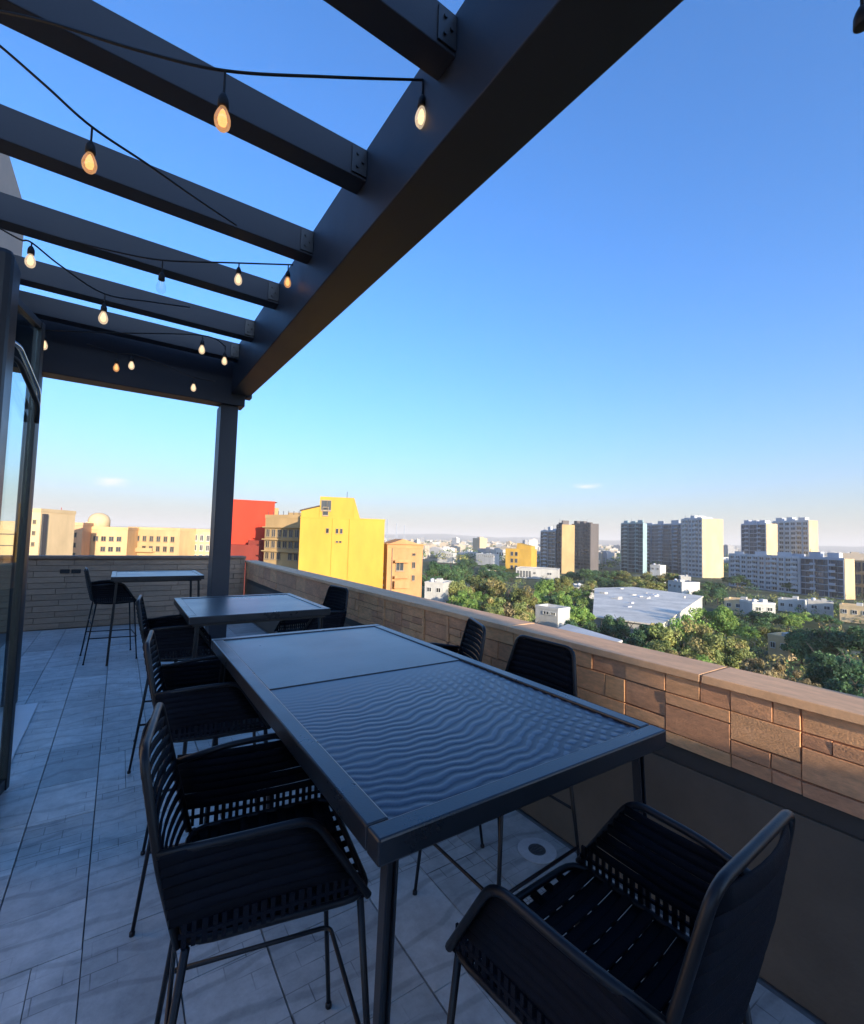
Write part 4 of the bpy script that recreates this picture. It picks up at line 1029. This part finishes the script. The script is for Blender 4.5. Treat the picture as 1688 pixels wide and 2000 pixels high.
def tree(px, yt, dp, wpx, kind, key, rank):
    top = W(px, yt, dp); r_ = wpx * dp / FPX / 2; H_ = top.z - GZ
    t = thing('tree', ORD[rank] + (' ' if rank == 0 else ' from left, ') + LAB[key], 'tree', (top.x, top.y, GZ), random.uniform(0, 6.28), 'trees: ' + key)
    cz = min(r_ * 0.95, H_ * 0.46)
    c = link('crown', CROWN[kind, random.randrange(3)], t, (0, 0, H_ - cz * 0.98), (0, 0, random.uniform(0, 6.28)), (r_, r_ * random.uniform(.9, 1.1), cz / 0.82))
    link('trunk', random.choice(TRUNK), t, (0, 0, 0), (0, 0, random.uniform(0, 6.28)), (H_ * .85, H_ * .85, H_ * 1.0))
T = []
T += [(x, y, d, w, 'dark', 'bank') for x, y, d, w in ((1120,1208,82,75),(1172,1197,84,80),(1218,1190,88,85),(1255,1200,80,80),(1180,1226,74,80),(1240,1226,72,90),(1288,1236,68,80),(1150,1238,70,60),(1300,1205,82,70),(1215,1248,66,70))]
T += [(x, y, d, w, 'green', 'bright') for x, y, d, w in ((1122,1166,98,85),(1096,1180,98,50),(1140,1182,92,60))]
T += [(x, y, d, w, k, 'big') for x, y, d, w, k in ((1352,1186,90,100,'green'),(1402,1178,95,80,'green'),(1332,1216,72,115,'olive'),(1392,1214,70,115,'olive'),(1440,1238,66,105,'olive'),(1302,1252,62,100,'olive'),(1372,1255,60,110,'olive'),(1345,1275,56,90,'green'),(1270,1262,60,70,'green'))]
T += [(x, y, d, w, 'rust', 'rust') for x, y, d, w in ((1490,1268,58,95),(1440,1284,55,95),(1540,1300,53,90),(1580,1322,50,70),(1500,1300,51,80))]
T += [(x, y, d, w, 'dark', 'edge') for x, y, d, w in ((1565,1216,86,85),(1622,1202,84,120),(1690,1196,78,150),(1605,1246,68,110),(1662,1252,62,140),(1645,1292,56,120),(1700,1300,52,140),(1615,1275,60,80),(1680,1330,48,110))]
T += [(x, y, d, w, k, 'clump') for x, y, d, w, k in ((882,1152,110,75,'green'),(912,1132,120,85,'olive'),(952,1122,125,88,'olive'),(992,1128,118,88,'olive'),(1032,1142,112,80,'olive'),(902,1168,95,80,'green'),(952,1156,98,98,'olive'),(1002,1160,94,90,'rust'),(1030,1176,88,75,'olive'),(962,1184,84,90,'olive'),(1002,1194,82,66,'olive'),(915,1185,86,70,'green'),(930,1145,112,60,'green'))]
T += [(x, y, d, w, 'dark', 'slope') for x, y, d, w in ((850,1094,150,62),(882,1086,170,66),(842,1112,140,52),(868,1108,150,60),(905,1096,190,60),(925,1086,300,56),(960,1094,280,56),(1000,1112,250,46),(912,1106,210,56),(945,1108,200,56),(880,1124,165,56),(972,1106,220,50))]
T += [(x, y, d, w, k, 'mid') for x, y, d, w, k in ((1070,1128,150,58,'green'),(1102,1122,155,60,'olive'),(1052,1148,125,50,'green'),(1122,1142,140,66,'green'),(1080,1148,128,56,'dark'),(1150,1132,170,50,'olive'),(1110,1152,120,52,'green'))]
T += [(x, y, d, w, k, 'row') for x, y, d, w, k in ((1142,1102,230,66,'dark'),(1182,1106,230,68,'dark'),(1216,1112,225,58,'olive'),(1250,1116,215,58,'olive'),(1290,1116,210,56,'olive'),(1320,1120,205,50,'olive'),(1440,1122,240,56,'dark'),(1232,1130,185,56,'olive'),(1276,1132,180,52,'olive'),(1200,1122,200,56,'dark'),(1170,1118,215,50,'dark'),(1118,1108,240,40,'dark'))]
T += [(x, y, d, w, 'dark', 'tall') for x, y, d, w in ((1366,1132,190,58),(1390,1128,195,55),(1402,1146,172,48),(1378,1148,170,50))]
T += [(x, y, d, w, k, 'court') for x, y, d, w, k in ((1470,1192,125,66,'dark'),(1506,1194,120,66,'dark'),(1450,1202,118,52,'dark'),(1592,1142,220,36,'dark'),(1545,1136,225,26,'dark'),(1600,1192,130,60,'dark'),(1640,1178,150,36,'dark'),(1430,1162,160,34,'dark'),(1540,1196,118,40,'green'),(1490,1160,165,30,'dark'),(1455,1215,104,70,'green'),(1510,1222,100,66,'olive'),(1560,1192,128,46,'green'))]
for a_ in T: tree(*a_, sum(1 for q in T if q[5] == a_[5] and (q[0], q[1]) < (a_[0], a_[1])))

# far woods, undergrowth and the far town read as masses
def polar(n, b0, b1, r0, r1):
    bb = np.radians(rng.uniform(b0, b1, n)); rr = r0 * (r1 / r0) ** rng.uniform(0, 1, n)
    return np.stack([np.sin(bb) * rr, np.cos(bb) * rr], 1), rr
xy, rr = polar(1700, 14, 96, 400, 3200)
hgt = rng.uniform(5, 11, len(xy))
ctr = np.concatenate([xy, (GZ + hgt * 0.6)[:, None]], 1)
ctr = np.concatenate([ctr, ctr + rng.normal(size=ctr.shape) * np.array([3.0, 3.0, 1.2]), ctr + rng.normal(size=ctr.shape) * np.array([3.0, 3.0, 1.2])]); rad = np.tile(hgt * 0.42, 3)
V4, C4 = leaf_cloud(ctr, rad, 22, 0.95, PAL['dark'] + PAL['dark'] + PAL['olive'])
fwd = link('far_woods', quads_mesh('far_woods', V4, C4, m_leaf)); tag(fwd, 'scattered far trees merging into dark green bands below the hills', 'woods', kind='stuff')
xy, rr = polar(900, 18, 84, 42, 300)
hgt = rng.uniform(1.2, 3.6, len(xy))
V4, C4 = leaf_cloud(np.concatenate([xy, (GZ + hgt * 0.5)[:, None]], 1), hgt * 0.9, 60, 0.30, PAL['dark'] + PAL['olive'])
und = link('undergrowth', quads_mesh('undergrowth', V4, C4, m_leaf)); tag(und, 'low shrubs and undergrowth filling the ground between the trees', 'shrubs', kind='stuff')
xy, rr = polar(1300, 12, 97, 480, 5200)
fb = MB(); tint = []
palc = [(.45, .42, .38), (.42, .36, .28), (.56, .53, .49), (.40, .33, .25), (.30, .30, .31), (.50, .38, .24)]
for (x, y), r_ in zip(xy, rr):
    s = random.uniform(5, 13) * (1 + r_ / 5000); hh = random.choice([4, 5, 6, 7, 9, 12]) * (1.0 if random.random() < .93 else 2.0)
    mtx = Matrix.Translation((x, y, GZ)) @ Matrix.Rotation(random.uniform(0, 3.14), 4, 'Z')
    cc = random.choice(palc)
    fb.box(-s, -s * .5, -.3, s, s * .5, hh, 0, mtx); tint += [cc] * 8
    fb.box(-s * .5, -s * .3, hh + .01, s * .1, s * .3, hh + 1.6, 0, mtx); tint += [cc] * 8
    for k in range(3):
        x0 = -s * .8 + k * s * .55
        fb.box(x0, -s * .5 - .08, hh * .45, x0 + s * .3, -s * .5 - .01, hh * .75, 0, mtx); tint += [(.05, .055, .06)] * 8
fme = fb.mesh('far_town', attr_mat('far_town_walls', 0.9, 0.0, 1.0, 0.2))
a_ = fme.attributes.new('tint', 'FLOAT_COLOR', 'POINT')
a_.data.foreach_set('color', np.concatenate([np.array(tint), np.ones((len(tint), 1))], 1).astype('f').ravel())
ft = link('far_town', fme); tag(ft, 'distant low town of pale houses spread below the hills', 'town', kind='stuff')

# ------------------------------------------------------------------ haze
hm = bpy.data.materials.new('haze_air'); hm.use_nodes = True
hn, hl = hm.node_tree.nodes, hm.node_tree.links
hn.remove(hn['Principled BSDF'])
pv_ = hn.new('ShaderNodeVolumePrincipled'); pv_.inputs['Color'].default_value = (1.0, 0.95, 0.89, 1); pv_.inputs['Density'].default_value = 2.0e-4; pv_.inputs['Anisotropy'].default_value = 0.0
hl.new(pv_.outputs[0], hn['Material Output'].inputs['Volume'])
hz_ = link('haze', MB().box(-14600, -14600, GZ - 1.5, 14600, 14600, 150).mesh('haze', hm)); tag(hz_, 'thin pale haze softening the far town and hills', 'haze', kind='stuff')
